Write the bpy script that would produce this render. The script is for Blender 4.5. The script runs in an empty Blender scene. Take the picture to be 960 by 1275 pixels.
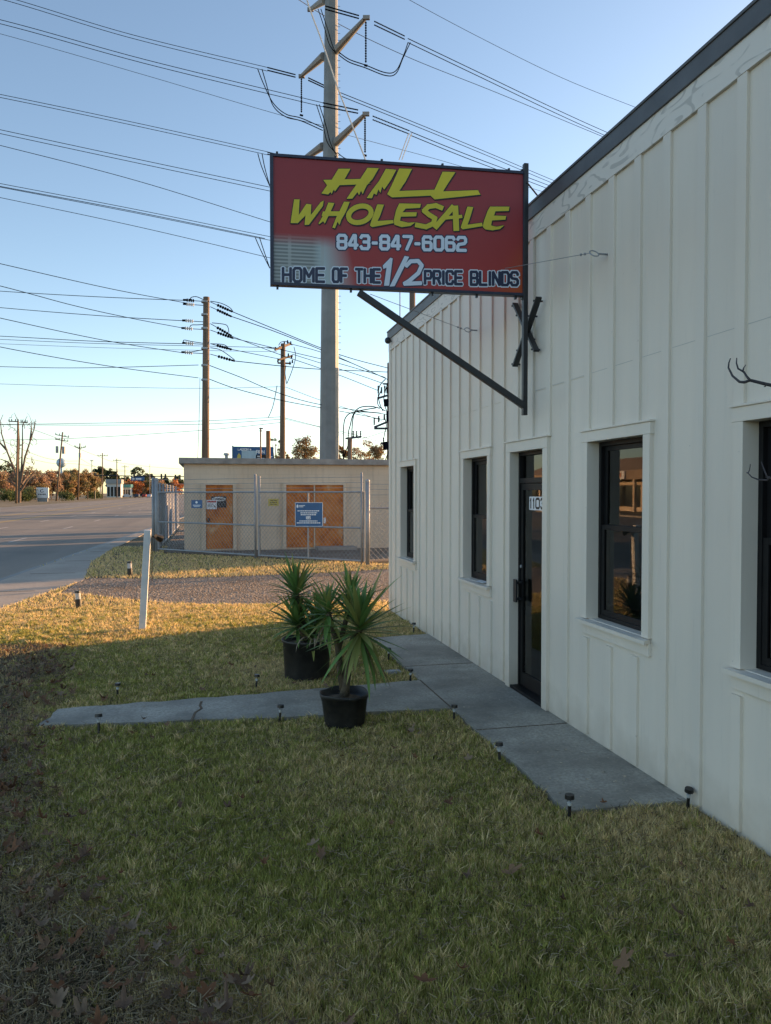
import bpy, math, random
import numpy as np
from mathutils import Vector, Matrix
from mathutils.geometry import tessellate_polygon

random.seed(7); RNG = np.random.default_rng(7)
R = math.radians
scene = bpy.context.scene
COL = scene.collection

# ------------------------------------------------------------------ camera, world, sun, exposure
F, CX, CY, HOR, CAMH = 950.0, 480.0, 637.5, 614.0, 2.0
YAW = math.atan(220 / 950); PITCH = math.atan((CY - HOR) / F)
cam_d = bpy.data.cameras.new('Camera'); cam = bpy.data.objects.new('Camera', cam_d); COL.objects.link(cam)
cam_d.sensor_fit = 'VERTICAL'; cam_d.sensor_height = 24.0; cam_d.lens = 24.0 * F / 1275.0
cam_d.clip_start = 0.05; cam_d.clip_end = 6000
cam.location = (0, 0, CAMH); cam.rotation_euler = (math.pi / 2 - PITCH, 0, -YAW)
scene.camera = cam

SUN_AZ, SUN_EL = R(24.5), R(10.0)            # azimuth from +X towards +Y
SKY_STRENGTH, SUN_STRENGTH, EXPOSURE = 0.115, 4.7, 1.42
w = bpy.data.worlds.new('World'); scene.world = w; w.use_nodes = True
nt = w.node_tree; bg = nt.nodes['Background']
sky = nt.nodes.new('ShaderNodeTexSky'); sky.sky_type = 'NISHITA'; sky.sun_disc = False
sky.sun_elevation = SUN_EL; sky.sun_rotation = math.pi / 2 - SUN_AZ
sky.air_density = 0.8; sky.dust_density = 0.5; sky.ozone_density = 0.8; sky.altitude = 0
nt.links.new(sky.outputs[0], bg.inputs[0]); bg.inputs[1].default_value = SKY_STRENGTH
sl = bpy.data.lights.new('Sun', 'SUN'); so = bpy.data.objects.new('Sun', sl); COL.objects.link(so)
sl.energy = SUN_STRENGTH; sl.angle = R(0.5); sl.color = (1.0, 0.56, 0.26)
SUNV = Vector((math.cos(SUN_AZ) * math.cos(SUN_EL), math.sin(SUN_AZ) * math.cos(SUN_EL), math.sin(SUN_EL)))
so.rotation_euler = SUNV.to_track_quat('Z', 'Y').to_euler(); so.location = (20, 10, 30)
vs = scene.view_settings
vs.view_transform = 'Standard'; vs.look = 'None'; vs.exposure = EXPOSURE; vs.gamma = 1.0; vs.use_curve_mapping = False
scene.render.engine = 'CYCLES'
cy = scene.cycles
cy.use_denoising = True; cy.max_bounces = 6; cy.diffuse_bounces = 3; cy.glossy_bounces = 3
cy.transparent_max_bounces = 12; cy.transmission_bounces = 4; cy.caustics_reflective = False; cy.caustics_refractive = False

# ------------------------------------------------------------------ pixel -> world helpers (photo pixels, 960 x 1275)
_sy, _cy = math.sin(YAW), math.cos(YAW); _sp, _cp = math.sin(PITCH), math.cos(PITCH)
FWD = Vector((_sy, _cy, 0)); RGT = Vector((_cy, -_sy, 0))
def ray(px, py):
    u, v = (px - CX) / F, (CY - py) / F
    f = _cp + v * _sp; z = -_sp + v * _cp
    return (RGT * u + FWD * f) + Vector((0, 0, z))
O = Vector((0, 0, CAMH))
def at(px, py, d):
    r = ray(px, py); return O + r * (d / (r.x * _sy + r.y * _cy))
def gnd(px, py, z=0.0):
    r = ray(px, py); return O + r * ((z - CAMH) / r.z)
def atX(px, py, X): r = ray(px, py); return O + r * (X / r.x)
def atY(px, py, Y): r = ray(px, py); return O + r * (Y / r.y)
def col(px, d, z=0.0):                      # ground point in the column of px at forward distance d
    p = at(px, HOR, d); return Vector((p.x, p.y, z))
def hz(py, d): return CAMH + (HOR - py) * d / F

# ------------------------------------------------------------------ materials
def new_mat(name):
    m = bpy.data.materials.new(name); m.use_nodes = True
    n = m.node_tree.nodes; b = n['Principled BSDF']; return m, n, m.node_tree.links, b
def noise(n, l, scale, detail=4, rough=.55, coord='Object', vec=None):
    t = n.new('ShaderNodeTexNoise'); t.inputs['Scale'].default_value = scale
    t.inputs['Detail'].default_value = detail; t.inputs['Roughness'].default_value = rough
    if vec is None:
        tc = n.new('ShaderNodeTexCoord'); vec = tc.outputs[coord]
    l.new(vec, t.inputs['Vector']); return t
def ramp(n, l, fac, stops):
    r = n.new('ShaderNodeValToRGB'); e = r.color_ramp.elements
    while len(e) < len(stops): e.new(0.5)
    for i, (p, c) in enumerate(stops):
        e[i].position = p; e[i].color = (*c, 1) if len(c) == 3 else c
    l.new(fac, r.inputs[0]); return r
def mixc(n, l, fac, a, b, mode='MIX'):
    m = n.new('ShaderNodeMix'); m.data_type = 'RGBA'; m.blend_type = mode
    for s, v in ((0, fac), (6, a), (7, b)):
        if hasattr(v, 'is_output'): l.new(v, m.inputs[s])
        else: m.inputs[s].default_value = v if s == 0 else ((*v, 1) if len(v) == 3 else v)
    return m.outputs[2]
def mapr(n, l, v, a, b, c=0., d=1.):
    m = n.new('ShaderNodeMapRange'); l.new(v, m.inputs[0])
    for i, x in enumerate((a, b, c, d)): m.inputs[i + 1].default_value = x
    return m.outputs[0]
def vscale(n, l, out, s):
    m = n.new('ShaderNodeMapping'); m.inputs['Scale'].default_value = s; l.new(out, m.inputs[0]); return m.outputs[0]
def bump(n, l, b, h, strength=.3, dist=.02):
    bp = n.new('ShaderNodeBump'); bp.inputs['Strength'].default_value = strength; bp.inputs['Distance'].default_value = dist
    l.new(h, bp.inputs['Height']); l.new(bp.outputs[0], b.inputs['Normal'])
def pm(name, c, rough=.6, var=.18, scale=6., bs=.15, bscale=60., metal=0., spec=.5, bdist=.01):
    m, n, l, b = new_mat(name)
    t = noise(n, l, scale, 5)
    lo = tuple(x * (1 - var) for x in c); hi = tuple(min(1, x * (1 + var)) for x in c)
    r = ramp(n, l, t.outputs[0], [(.3, lo), (.7, hi)])
    l.new(r.outputs[0], b.inputs['Base Color']); b.inputs['Roughness'].default_value = rough
    b.inputs['Metallic'].default_value = metal; b.inputs['Specular IOR Level'].default_value = spec
    if bs: bump(n, l, b, noise(n, l, bscale, 3).outputs[0], bs, bdist)
    return m
def vcol_mat(name, rough=.6, trans=.35, spec=.3, noisevar=0.):
    m, n, l, b = new_mat(name)
    a = n.new('ShaderNodeAttribute'); a.attribute_name = 'Col'
    l.new(a.outputs[0], b.inputs['Base Color']); b.inputs['Roughness'].default_value = rough
    b.inputs['Specular IOR Level'].default_value = spec
    if trans:
        tr = n.new('ShaderNodeBsdfTranslucent'); l.new(a.outputs[0], tr.inputs[0])
        mx = n.new('ShaderNodeMixShader'); mx.inputs[0].default_value = trans
        l.new(b.outputs[0], mx.inputs[1]); l.new(tr.outputs[0], mx.inputs[2])
        l.new(mx.outputs[0], n['Material Output'].inputs[0])
    return m
M = {}

# ------------------------------------------------------------------ mesh builder
class MB:
    def __init__(s): s.v = []; s.f = []; s.smooth = False
    def add(s, vs_, fs):
        k = len(s.v); s.v += [tuple(p) for p in vs_]; s.f += [tuple(i + k for i in f) for f in fs]; return s
    def box(s, a, b):
        x0, y0, z0 = a; x1, y1, z1 = b
        x0, x1 = min(x0, x1), max(x0, x1); y0, y1 = min(y0, y1), max(y0, y1); z0, z1 = min(z0, z1), max(z0, z1)
        return s.add([(x0, y0, z0), (x1, y0, z0), (x1, y1, z0), (x0, y1, z0), (x0, y0, z1), (x1, y0, z1), (x1, y1, z1), (x0, y1, z1)],
              [(0, 3, 2, 1), (4, 5, 6, 7), (0, 1, 5, 4), (1, 2, 6, 5), (2, 3, 7, 6), (3, 0, 4, 7)])
    def bar(s, p0, p1, w_, h_, up=(0, 0, 1)):     # rectangular bar between two points
        p0, p1 = Vector(p0), Vector(p1); d = (p1 - p0).normalized(); up = Vector(up)
        if abs(d.dot(up)) > .98: up = Vector((0, 1, 0))
        a = d.cross(up).normalized() * (w_ / 2); b = a.cross(d).normalized() * (h_ / 2)
        vv = [p + q for p in (p0, p1) for q in (-a - b, a - b, a + b, -a + b)]
        return s.add(vv, [(0, 1, 2, 3), (7, 6, 5, 4), (0, 4, 5, 1), (1, 5, 6, 2), (2, 6, 7, 3), (3, 7, 4, 0)])
    def cyl(s, p0, p1, r0, r1=None, n=8, caps=True):
        return s.tube([p0, p1], [r0, r0 if r1 is None else r1], n, caps)
    def tube(s, pts, r, n=6, caps=True):
        pts = [Vector(p) for p in pts]; rr = r if isinstance(r, (list, tuple)) else [r] * len(pts)
        k = len(s.v); ref = None
        for i, p in enumerate(pts):
            d = (pts[min(i + 1, len(pts) - 1)] - pts[max(i - 1, 0)])
            d = d.normalized() if d.length > 1e-9 else Vector((0, 0, 1))
            if ref is None: ref = Vector((0, 0, 1)) if abs(d.z) < .9 else Vector((1, 0, 0))
            a = d.cross(ref).normalized(); b = a.cross(d).normalized(); ref = b
            for j in range(n):
                t = 2 * math.pi * j / n; s.v.append(tuple(p + a * (rr[i] * math.cos(t)) + b * (rr[i] * math.sin(t))))
        for i in range(len(pts) - 1):
            for j in range(n):
                a0 = k + i * n + j; a1 = k + i * n + (j + 1) % n
                s.f.append((a0, a1, a1 + n, a0 + n))
        if caps:
            s.f.append(tuple(k + j for j in range(n))[::-1]); s.f.append(tuple(k + (len(pts) - 1) * n + j for j in range(n)))
        return s
    def lathe(s, c, prof, n=24, axis=None):
        c = Vector(c); k = len(s.v)
        for (r, z) in prof:
            for j in range(n):
                t = 2 * math.pi * j / n; s.v.append((c.x + r * math.cos(t), c.y + r * math.sin(t), c.z + z))
        for i in range(len(prof) - 1):
            for j in range(n):
                a0 = k + i * n + j; a1 = k + i * n + (j + 1) % n
                s.f.append((a0, a1, a1 + n, a0 + n))
        return s
    def sphere(s, c, rx, ry=None, rz=None, n=12, m=8):
        ry = ry or rx; rz = rz or rx
        prof = [(math.sin(math.pi * i / m), -math.cos(math.pi * i / m)) for i in range(m + 1)]
        k = len(s.v)
        for (r, z) in prof:
            for j in range(n):
                t = 2 * math.pi * j / n; s.v.append((c[0] + rx * max(r, .001) * math.cos(t), c[1] + ry * max(r, .001) * math.sin(t), c[2] + rz * z))
        for i in range(m):
            for j in range(n):
                a0 = k + i * n + j; a1 = k + i * n + (j + 1) % n
                s.f.append((a0, a1, a1 + n, a0 + n))
        return s
    def quad(s, a, b, c, d): return s.add([a, b, c, d], [(0, 1, 2, 3)])
    def poly(s, pts):
        pts = [Vector(p) for p in pts]
        tris = tessellate_polygon([pts]); return s.add(pts, [tuple(t) for t in tris])
    def build(s, name, mat, parent=None, origin=None, smooth=False, bevel=0.):
        if parent is not None: org = ORG[parent.name]
        else: org = Vector(origin) if origin is not None else Vector((0, 0, 0))
        me = bpy.data.meshes.new(name)
        me.from_pydata([(p[0] - org[0], p[1] - org[1], p[2] - org[2]) for p in s.v], [], s.f)
        me.materials.append(mat); me.update()
        if smooth or s.smooth: me.polygons.foreach_set('use_smooth', [True] * len(me.polygons))
        o = bpy.data.objects.new(name, me); COL.objects.link(o)
        if parent is not None: o.parent = parent
        else: o.location = org
        ORG[o.name] = org
        if bevel:
            bm_ = o.modifiers.new('bevel', 'BEVEL'); bm_.width = bevel; bm_.segments = 2; bm_.limit_method = 'ANGLE'
        return o
ORG = {}
def thing(name, label, cat, loc, group=None):
    o = bpy.data.objects.new(name, None); COL.objects.link(o); o.location = loc; o.empty_display_size = .2
    ORG[o.name] = Vector(loc); tag(o, label, cat, group); return o
def tag(o, label, cat, group=None):
    o['label'] = label; o['category'] = cat
    if group: o['group'] = group
    return o
def struct(o, kind='structure', label=None):
    o['kind'] = kind
    if label: o['label'] = label
    return o
def np_mesh(name, V, faces_flat, loop_starts, loop_tot, cols, mat, origin=(0, 0, 0), parent=None, smooth=False):
    org = ORG[parent.name] if parent is not None else Vector(origin)
    V = np.asarray(V, dtype=np.float32) - np.array(org, dtype=np.float32)
    me = bpy.data.meshes.new(name)
    me.vertices.add(len(V)); me.vertices.foreach_set('co', V.ravel())
    me.loops.add(len(faces_flat)); me.loops.foreach_set('vertex_index', np.asarray(faces_flat, dtype=np.int32))
    me.polygons.add(len(loop_starts)); me.polygons.foreach_set('loop_start', np.asarray(loop_starts, dtype=np.int32))
    try: me.polygons.foreach_set('loop_total', np.asarray(loop_tot, dtype=np.int32))
    except Exception: pass
    if cols is not None:
        a = me.color_attributes.new('Col', 'FLOAT_COLOR', 'POINT')
        c4 = np.ones((len(V), 4), dtype=np.float32); c4[:, :3] = cols; a.data.foreach_set('color', c4.ravel())
    me.materials.append(mat); me.update(calc_edges=True); me.validate()
    if smooth: me.polygons.foreach_set('use_smooth', [True] * len(me.polygons))
    o = bpy.data.objects.new(name, me); COL.objects.link(o)
    if parent is not None: o.parent = parent
    else: o.location = org
    ORG[o.name] = org
    return o
def copy_tree(o, parent=None):
    c = o.copy(); COL.objects.link(c)
    if parent is not None: c.parent = parent
    ORG[c.name] = ORG[o.name]
    for ch in list(o.children): copy_tree(ch, c)
    return c

# ------------------------------------------------------------------ material library
def mats():
    M['black_metal'] = pm('black_metal', (.018, .02, .024), .42, .3, 9, .12, 90)
    M['navy_metal'] = pm('navy_metal', (.018, .024, .05), .4, .25, 9, .1, 80)
    M['galv'] = pm('galvanised', (.30, .315, .33), .55, .15, 5, .08, 60, metal=.25)
    M['steel_pole'] = pm('weathered_steel', (.20, .21, .21), .6, .16, 1.2, .1, 14)
    M['steel_arm'] = pm('steel_arm', (.25, .24, .225), .6, .12, 2, .1, 20)
    M['wire'] = pm('conductor', (.006, .007, .009), 1., .1, 3, 0, spec=0.)
    M['wire_grey'] = pm('grey_wire', (.05, .055, .06), .9, .1, 3, 0, spec=.1)
    M['insul'] = pm('insulator_glaze', (.008, .009, .014), .9, .2, 6, 0, spec=0.)
    M['insul_white'] = pm('porcelain', (.55, .55, .53), .25, .1, 6, 0)
    M['pot'] = pm('pot_plastic', (.012, .012, .013), .38, .4, 7, .25, 25)
    m, n, l, b = new_mat('scuffed_pot'); t1 = noise(n, l, 9, 5, .7); t2 = noise(n, l, 38, 4, .7)
    c = ramp(n, l, t1.outputs[0], [(.35, (.010, .010, .011)), (.7, (.035, .033, .030))]).outputs[0]
    c = mixc(n, l, mapr(n, l, t2.outputs[0], .70, .74, 0, .8), c, (.34, .32, .28)); l.new(c, b.inputs['Base Color']); b.inputs['Roughness'].default_value = .5; bump(n, l, b, t1.outputs[0], .3, .01); M['pot'] = m
    M['soil'] = pm('potting_soil', (.13, .09, .055), .95, .45, 25, .8, 60, bdist=.02)
    M['concrete_slab'] = pm('slab_concrete', (.30, .28, .255), .9, .25, 3, .3, 30)
    M['dark_bronze'] = pm('bronze_frame', (.008, .008, .009), .5, .25, 8, .05, 60, spec=.25)
    M['interior'] = pm('interior_wall', (.45, .45, .43), .9, .1, 2, .1, 20)
    M['blind'] = pm('blind_vinyl', (.5, .5, .47), .6, .06, 4, 0)
    M['white_paint'] = pm('white_post_paint', (.66, .68, .68), .55, .1, 6, .12, 40)
    M['plastic_black'] = pm('black_plastic', (.012, .012, .013), .4, .3, 20, .05, 60)
    M['lens'] = pm('clear_lens', (.5, .52, .52), .15, .1, 20, 0)
    M['paper'] = pm('paper', (.72, .72, .7), .8, .05, 20, 0)
    M['sign_blue'] = pm('sign_blue', (.010, .085, .23), .4, .15, 6, 0)
    M['sign_white'] = pm('sign_white', (.74, .76, .78), .4, .05, 6, 0)
    M['sign_red'] = pm('sign_red', (.4, .03, .03), .4, .05, 6, 0)
    M['sign_yellow'] = pm('notice_yellow', (.55, .45, .1), .5, .1, 6, 0)
    M['ink'] = pm('ink_black', (.006, .006, .008), .5, .1, 6, 0)
    M['let_yellow'] = pm('print_yellow', (.60, .50, .015), .35, .05, 5, 0)
    M['let_white'] = pm('print_white', (.66, .72, .80), .35, .03, 5, 0)
    M['let_navy'] = pm('print_navy', (.012, .018, .055), .35, .1, 5, 0)
    M['rust_pole'] = pm('rusty_post', (.27, .12, .045), .75, .35, 5, .3, 25)
    M['leaf'] = vcol_mat('foliage', .6, .35)
    M['yucca'] = vcol_mat('yucca_leaf', .42, .22, .4)
    M['grassm'] = vcol_mat('grass_blade', .65, .35, .2)
    M['litter'] = vcol_mat('dead_leaf', .8, .15, .2)
    M['stone'] = vcol_mat('stone_chips', .9, 0., .3)
    M['car_paint'] = pm('car_paint', (.5, .5, .52), .3, .1, 2, 0)
    M['car_dark'] = pm('car_paint_dark', (.03, .04, .06), .3, .1, 2, 0)
    M['car_red'] = pm('car_paint_red', (.3, .03, .02), .3, .1, 2, 0)
    M['rubber'] = pm('tyre', (.02, .02, .02), .8, .1, 5, 0)
    M['tower_blue'] = pm('tank_paint', (.36, .5, .6), .5, .06, .2, 0)
    M['beige'] = pm('beige_stucco', (.62, .50, .36), .85, .12, 1, .1, 12)
    M['brown_roof'] = pm('brown_shingle', (.30, .23, .17), .9, .2, 1, .2, 10)
    M['store_white'] = pm('store_white', (.58, .58, .56), .7, .1, .5, 0)
    M['store_grey'] = pm('store_grey', (.28, .29, .29), .7, .1, .5, 0)
    M['store_teal'] = pm('store_teal', (.06, .26, .27), .6, .1, .5, 0)
    M['orange_panel'] = pm('orange_panel', (.45, .17, .05), .6, .1, .5, 0)
    M['glass_dark'] = pm('far_glass', (.02, .025, .03), .1, .1, 2, 0)
    # glass that reflects the street and lets a dim room show
    m, n, l, b = new_mat('window_glass'); n.remove(b)
    fr = n.new('ShaderNodeFresnel'); fr.inputs[0].default_value = 1.68
    tr = n.new('ShaderNodeBsdfTransparent'); tr.inputs[0].default_value = (.55, .6, .6, 1)
    gl = n.new('ShaderNodeBsdfGlossy'); gl.inputs['Roughness'].default_value = .015
    tw = noise(n, l, 1.2, 2); bp = n.new('ShaderNodeBump'); bp.inputs['Strength'].default_value = .02; bp.inputs['Distance'].default_value = .02
    l.new(tw.outputs[0], bp.inputs['Height']); l.new(bp.outputs[0], gl.inputs['Normal'])
    mx = n.new('ShaderNodeMixShader'); l.new(fr.outputs[0], mx.inputs[0]); l.new(tr.outputs[0], mx.inputs[1]); l.new(gl.outputs[0], mx.inputs[2])
    l.new(mx.outputs[0], n['Material Output'].inputs[0]); M['glass'] = m
    # painted siding: off-white, streaks and dirt near the ground
    m, n, l, b = new_mat('painted_siding')
    tc = n.new('ShaderNodeTexCoord'); ob = tc.outputs['Object']
    t1 = noise(n, l, 1.0, 5, vec=vscale(n, l, ob, (1, 1, .35)))
    c = ramp(n, l, t1.outputs[0], [(.3, (.71, .645, .55)), (.7, (.79, .725, .625))]).outputs[0]
    t2 = noise(n, l, 7, 6, .65, vec=vscale(n, l, ob, (1, 3, .25)))
    c = mixc(n, l, mapr(n, l, t2.outputs[0], .58, .8, 0, .35), c, (.50, .48, .43))
    sx = n.new('ShaderNodeSeparateXYZ'); l.new(ob, sx.inputs[0])
    t3 = noise(n, l, 5, 5)
    ad = n.new('ShaderNodeMath'); ad.operation = 'MULTIPLY_ADD'; ad.inputs[1].default_value = .5; l.new(t3.outputs[0], ad.inputs[0]); l.new(sx.outputs[2], ad.inputs[2])
    c = mixc(n, l, mapr(n, l, ad.outputs[0], .22, .58, .5, 0), c, (.40, .34, .26))
    t6 = noise(n, l, 1, 2, vec=vscale(n, l, ob, (0, 2.7, .02))); c = mixc(n, l, mapr(n, l, t6.outputs[0], .4, .65, 0, .16), c, (.52, .51, .48))
    t4 = noise(n, l, 22, 3); c = mixc(n, l, mapr(n, l, t4.outputs[0], .74, .78, 0, .5), c, (.33, .32, .30))
    l.new(c, b.inputs['Base Color']); b.inputs['Roughness'].default_value = .5
    g = noise(n, l, 14, 6, .6, vec=vscale(n, l, ob, (1, 5, .3))); bump(n, l, b, g.outputs[0], .12, .01)
    M['siding'] = m
    # frieze: same paint, plywood grain peeling in long swirls
    m, n, l, b = new_mat('peeling_frieze')
    tc = n.new('ShaderNodeTexCoord'); ob = tc.outputs['Object']
    gn_ = noise(n, l, 1.5, 2, .4, vec=vscale(n, l, ob, (1, .9, 3.2)))
    m1 = n.new('ShaderNodeMath'); m1.operation = 'MULTIPLY'; m1.inputs[1].default_value = 62; l.new(gn_.outputs[0], m1.inputs[0])
    wv = n.new('ShaderNodeMath'); wv.operation = 'SINE'; l.new(m1.outputs[0], wv.inputs[0])
    nz = noise(n, l, 3.0, 3)
    ml = n.new('ShaderNodeMath'); ml.operation = 'MULTIPLY'; l.new(mapr(n, l, wv.outputs[0], .62, .86), ml.inputs[0]); l.new(mapr(n, l, nz.outputs[0], .40, .48), ml.inputs[1])
    c = mixc(n, l, ml.outputs[0], (.72, .675, .605), (.52, .49, .44))
    l.new(c, b.inputs['Base Color']); b.inputs['Roughness'].default_value = .6; bump(n, l, b, wv.outputs[0], .12, .004); M['frieze'] = m
    M['fascia'] = pm('fascia_metal', (.088, .092, .098), .5, .25, 3, .15, 30)
    # walkway concrete
    m, n, l, b = new_mat('walkway_concrete')
    t1 = noise(n, l, 1.3, 6, .6); t2 = noise(n, l, 40, 4, .7); t3 = noise(n, l, 240, 2)
    c = ramp(n, l, t1.outputs[0], [(.34, (.215, .195, .158)), (.50, (.355, .325, .265)), (.66, (.50, .46, .38))]).outputs[0]
    c = mixc(n, l, mapr(n, l, t2.outputs[0], .38, .62, 0, .6), c, (.19, .178, .15))
    c = mixc(n, l, mapr(n, l, t3.outputs[0], .67, .72, 0, .5), c, (.36, .35, .32))
    t5 = noise(n, l, 3.2, 6, .7); c = mixc(n, l, mapr(n, l, t5.outputs[0], .56, .66, 0, .45), c, (.17, .16, .135))
    l.new(c, b.inputs['Base Color']); b.inputs['Roughness'].default_value = .85; bump(n, l, b, t2.outputs[0], .3, .006); M['walk'] = m
    # sidewalk
    m, n, l, b = new_mat('sidewalk_concrete')
    t1 = noise(n, l, .5, 6, .65); t2 = noise(n, l, 18, 5, .7)
    c = ramp(n, l, t1.outputs[0], [(.3, (.26, .235, .20)), (.7, (.42, .385, .325))]).outputs[0]
    c = mixc(n, l, mapr(n, l, t2.outputs[0], .4, .75, 0, .45), c, (.16, .145, .125))
    l.new(c, b.inputs['Base Color']); b.inputs['Roughness'].default_value = .9; bump(n, l, b, t2.outputs[0], .3, .01); M['sidewalk'] = m
    # road
    m, n, l, b = new_mat('worn_asphalt')
    tc = n.new('ShaderNodeTexCoord')
    t1 = noise(n, l, 1, 5, .6, vec=vscale(n, l, tc.outputs['Object'], (.45, .02, 1))); t2 = noise(n, l, 9, 5, .7); t3 = noise(n, l, .2, 4)
    c = ramp(n, l, t1.outputs[0], [(.3, (.135, .122, .104)), (.7, (.235, .21, .172))]).outputs[0]
    c = mixc(n, l, mapr(n, l, t2.outputs[0], .4, .8, 0, .4), c, (.09, .09, .09))
    c = mixc(n, l, mapr(n, l, t3.outputs[0], .55, .62, 0, .35), c, (.09, .088, .083))
    l.new(c, b.inputs['Base Color']); b.inputs['Roughness'].default_value = .8; bump(n, l, b, t2.outputs[0], .35, .01); M['road'] = m
    M['mark_white'] = pm('lane_paint', (.42, .41, .38), .8, .3, 8, .1, 40)
    M['mark_yellow'] = pm('lane_paint_yellow', (.42, .3, .06), .8, .3, 8, .1, 40)
    # bare soil with thatch under the lawn, and the wide ground
    m, n, l, b = new_mat('lawn_soil')
    t1 = noise(n, l, .9, 6, .65); t2 = noise(n, l, 35, 5, .75)
    c = ramp(n, l, t1.outputs[0], [(.3, (.075, .075, .03)), (.5, (.12, .10, .05)), (.7, (.16, .125, .07))]).outputs[0]
    c = mixc(n, l, mapr(n, l, t2.outputs[0], .35, .7, 0, .7), c, (.028, .026, .012))
    l.new(c, b.inputs['Base Color']); b.inputs['Roughness'].default_value = .95; bump(n, l, b, t2.outputs[0], .9, .04); M['soil_lawn'] = m
    m, n, l, b = new_mat('wide_ground')
    t1 = noise(n, l, .08, 6, .65); t2 = noise(n, l, 3, 5, .7)
    c = ramp(n, l, t1.outputs[0], [(.35, (.075, .075, .035)), (.5, (.12, .10, .055)), (.65, (.17, .145, .10))]).outputs[0]
    c = mixc(n, l, mapr(n, l, t2.outputs[0], .4, .7, 0, .5), c, (.06, .052, .03))
    l.new(c, b.inputs['Base Color']); b.inputs['Roughness'].default_value = .95; bump(n, l, b, t2.outputs[0], .6, .05); M['ground'] = m
    m, n, l, b = new_mat('gravel_bed')
    vo = n.new('ShaderNodeTexVoronoi'); vo.inputs['Scale'].default_value = 22; tc = n.new('ShaderNodeTexCoord'); l.new(tc.outputs['Object'], vo.inputs[0])
    t1 = noise(n, l, .8, 5)
    c = ramp(n, l, vo.outputs[1], [(.2, (.12, .10, .078)), (.8, (.30, .26, .21))]).outputs[0]
    c = mixc(n, l, mapr(n, l, t1.outputs[0], .42, .62, 0, .6), c, (.12, .09, .06))
    l.new(c, b.inputs['Base Color']); b.inputs['Roughness'].default_value = .95; bump(n, l, b, vo.outputs[0], .9, .05); M['gravel'] = m
    # pump house stucco and rusted doors
    m, n, l, b = new_mat('tan_block_wall')
    tc = n.new('ShaderNodeTexCoord')
    t1 = noise(n, l, .7, 6, .6); t2 = noise(n, l, 2.2, 5, .65, vec=vscale(n, l, tc.outputs['Object'], (3, 3, .35)))
    c = ramp(n, l, t1.outputs[0], [(.3, (.60, .485, .36)), (.7, (.70, .58, .44))]).outputs[0]
    c = mixc(n, l, mapr(n, l, t2.outputs[0], .52, .78, 0, .4), c, (.36, .30, .23))
    l.new(c, b.inputs['Base Color']); b.inputs['Roughness'].default_value = .9; bump(n, l, b, noise(n, l, 30, 4).outputs[0], .25, .02); M['tan_wall'] = m
    bk = n.new('ShaderNodeTexBrick'); tcb = n.new('ShaderNodeTexCoord'); mp_ = n.new('ShaderNodeMapping'); mp_.inputs['Rotation'].default_value = (R(90), 0, 0); l.new(tcb.outputs['Object'], mp_.inputs[0]); l.new(mp_.outputs[0], bk.inputs[0])
    bk.inputs['Scale'].default_value = 1.0; bk.inputs['Brick Width'].default_value = .41; bk.inputs['Row Height'].default_value = .205; bk.inputs['Mortar Size'].default_value = .008
    l.new(mixc(n, l, mapr(n, l, bk.outputs[1], 0, 1, 0, .16), c, (.25, .2, .14)), b.inputs['Base Color'])
    m, n, l, b = new_mat('rusted_door')
    t1 = noise(n, l, 1.7, 7, .74); t2 = noise(n, l, 6, 5, .75)
    c = ramp(n, l, t1.outputs[0], [(.34, (.30, .09, .018)), (.46, (.53, .175, .034)), (.57, (.57, .23, .06)), (.68, (.62, .41, .24))]).outputs[0]
    c = mixc(n, l, mapr(n, l, t2.outputs[0], .5, .8, 0, .5), c, (.15, .05, .018))
    l.new(c, b.inputs['Base Color']); b.inputs['Roughness'].default_value = .85; bump(n, l, b, t2.outputs[0], .2, .01); M['rust_door'] = m
    # wood pole
    m, n, l, b = new_mat('pole_wood')
    tc = n.new('ShaderNodeTexCoord')
    t1 = noise(n, l, 3, 6, .6, vec=vscale(n, l, tc.outputs['Object'], (4, 4, .15)))
    c = ramp(n, l, t1.outputs[0], [(.3, (.10, .065, .04)), (.7, (.24, .165, .11))]).outputs[0]
    l.new(c, b.inputs['Base Color']); b.inputs['Roughness'].default_value = .85; bump(n, l, b, t1.outputs[0], .4, .02); M['pole_wood'] = m
    M['bark'] = pm('bark', (.14, .10, .072), .9, .3, 3, .5, 14, bdist=.05)
    M['twig'] = pm('twig_bark', (.05, .045, .05), .7, .35, 40, .3, 90)
    M['stem'] = pm('yucca_stem', (.085, .065, .038), .85, .35, 22, .6, 50, bdist=.02)
    # sign face: red print, a picture of louvre blinds fading in bottom left, orange corner bottom right
    m, n, l, b = new_mat('sign_print')
    uv = n.new('ShaderNodeUVMap'); sp = n.new('ShaderNodeSeparateXYZ'); l.new(uv.outputs[0], sp.inputs[0])
    U, Vv = sp.outputs[0], sp.outputs[1]
    base = mixc(n, l, mapr(n, l, Vv, .0, .9, 0, 1), (.38, .040, .034), (.27, .032, .036))
    def m2(op, a, bb):
        q = n.new('ShaderNodeMath'); q.operation = op
        for i, x in enumerate((a, bb)):
            if hasattr(x, 'is_output'): l.new(x, q.inputs[i])
            else: q.inputs[i].default_value = x
        return q.outputs[0]
    diag = m2('ADD', U, m2('MULTIPLY', Vv, -.35))
    base = mixc(n, l, mapr(n, l, diag, .82, .97, 0, .8), base, (.40, .075, .012))
    wv = n.new('ShaderNodeTexWave'); wv.bands_direction = 'Y'; wv.inputs['Scale'].default_value = 11; l.new(uv.outputs[0], wv.inputs['Vector'])
    wu = n.new('ShaderNodeTexWave'); wu.bands_direction = 'X'; wu.inputs['Scale'].default_value = 2.5; l.new(uv.outputs[0], wu.inputs['Vector'])
    blind = mixc(n, l, mapr(n, l, wv.outputs[1], .25, .6, 0, .8), (.38, .40, .38), (.15, .165, .16))
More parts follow.
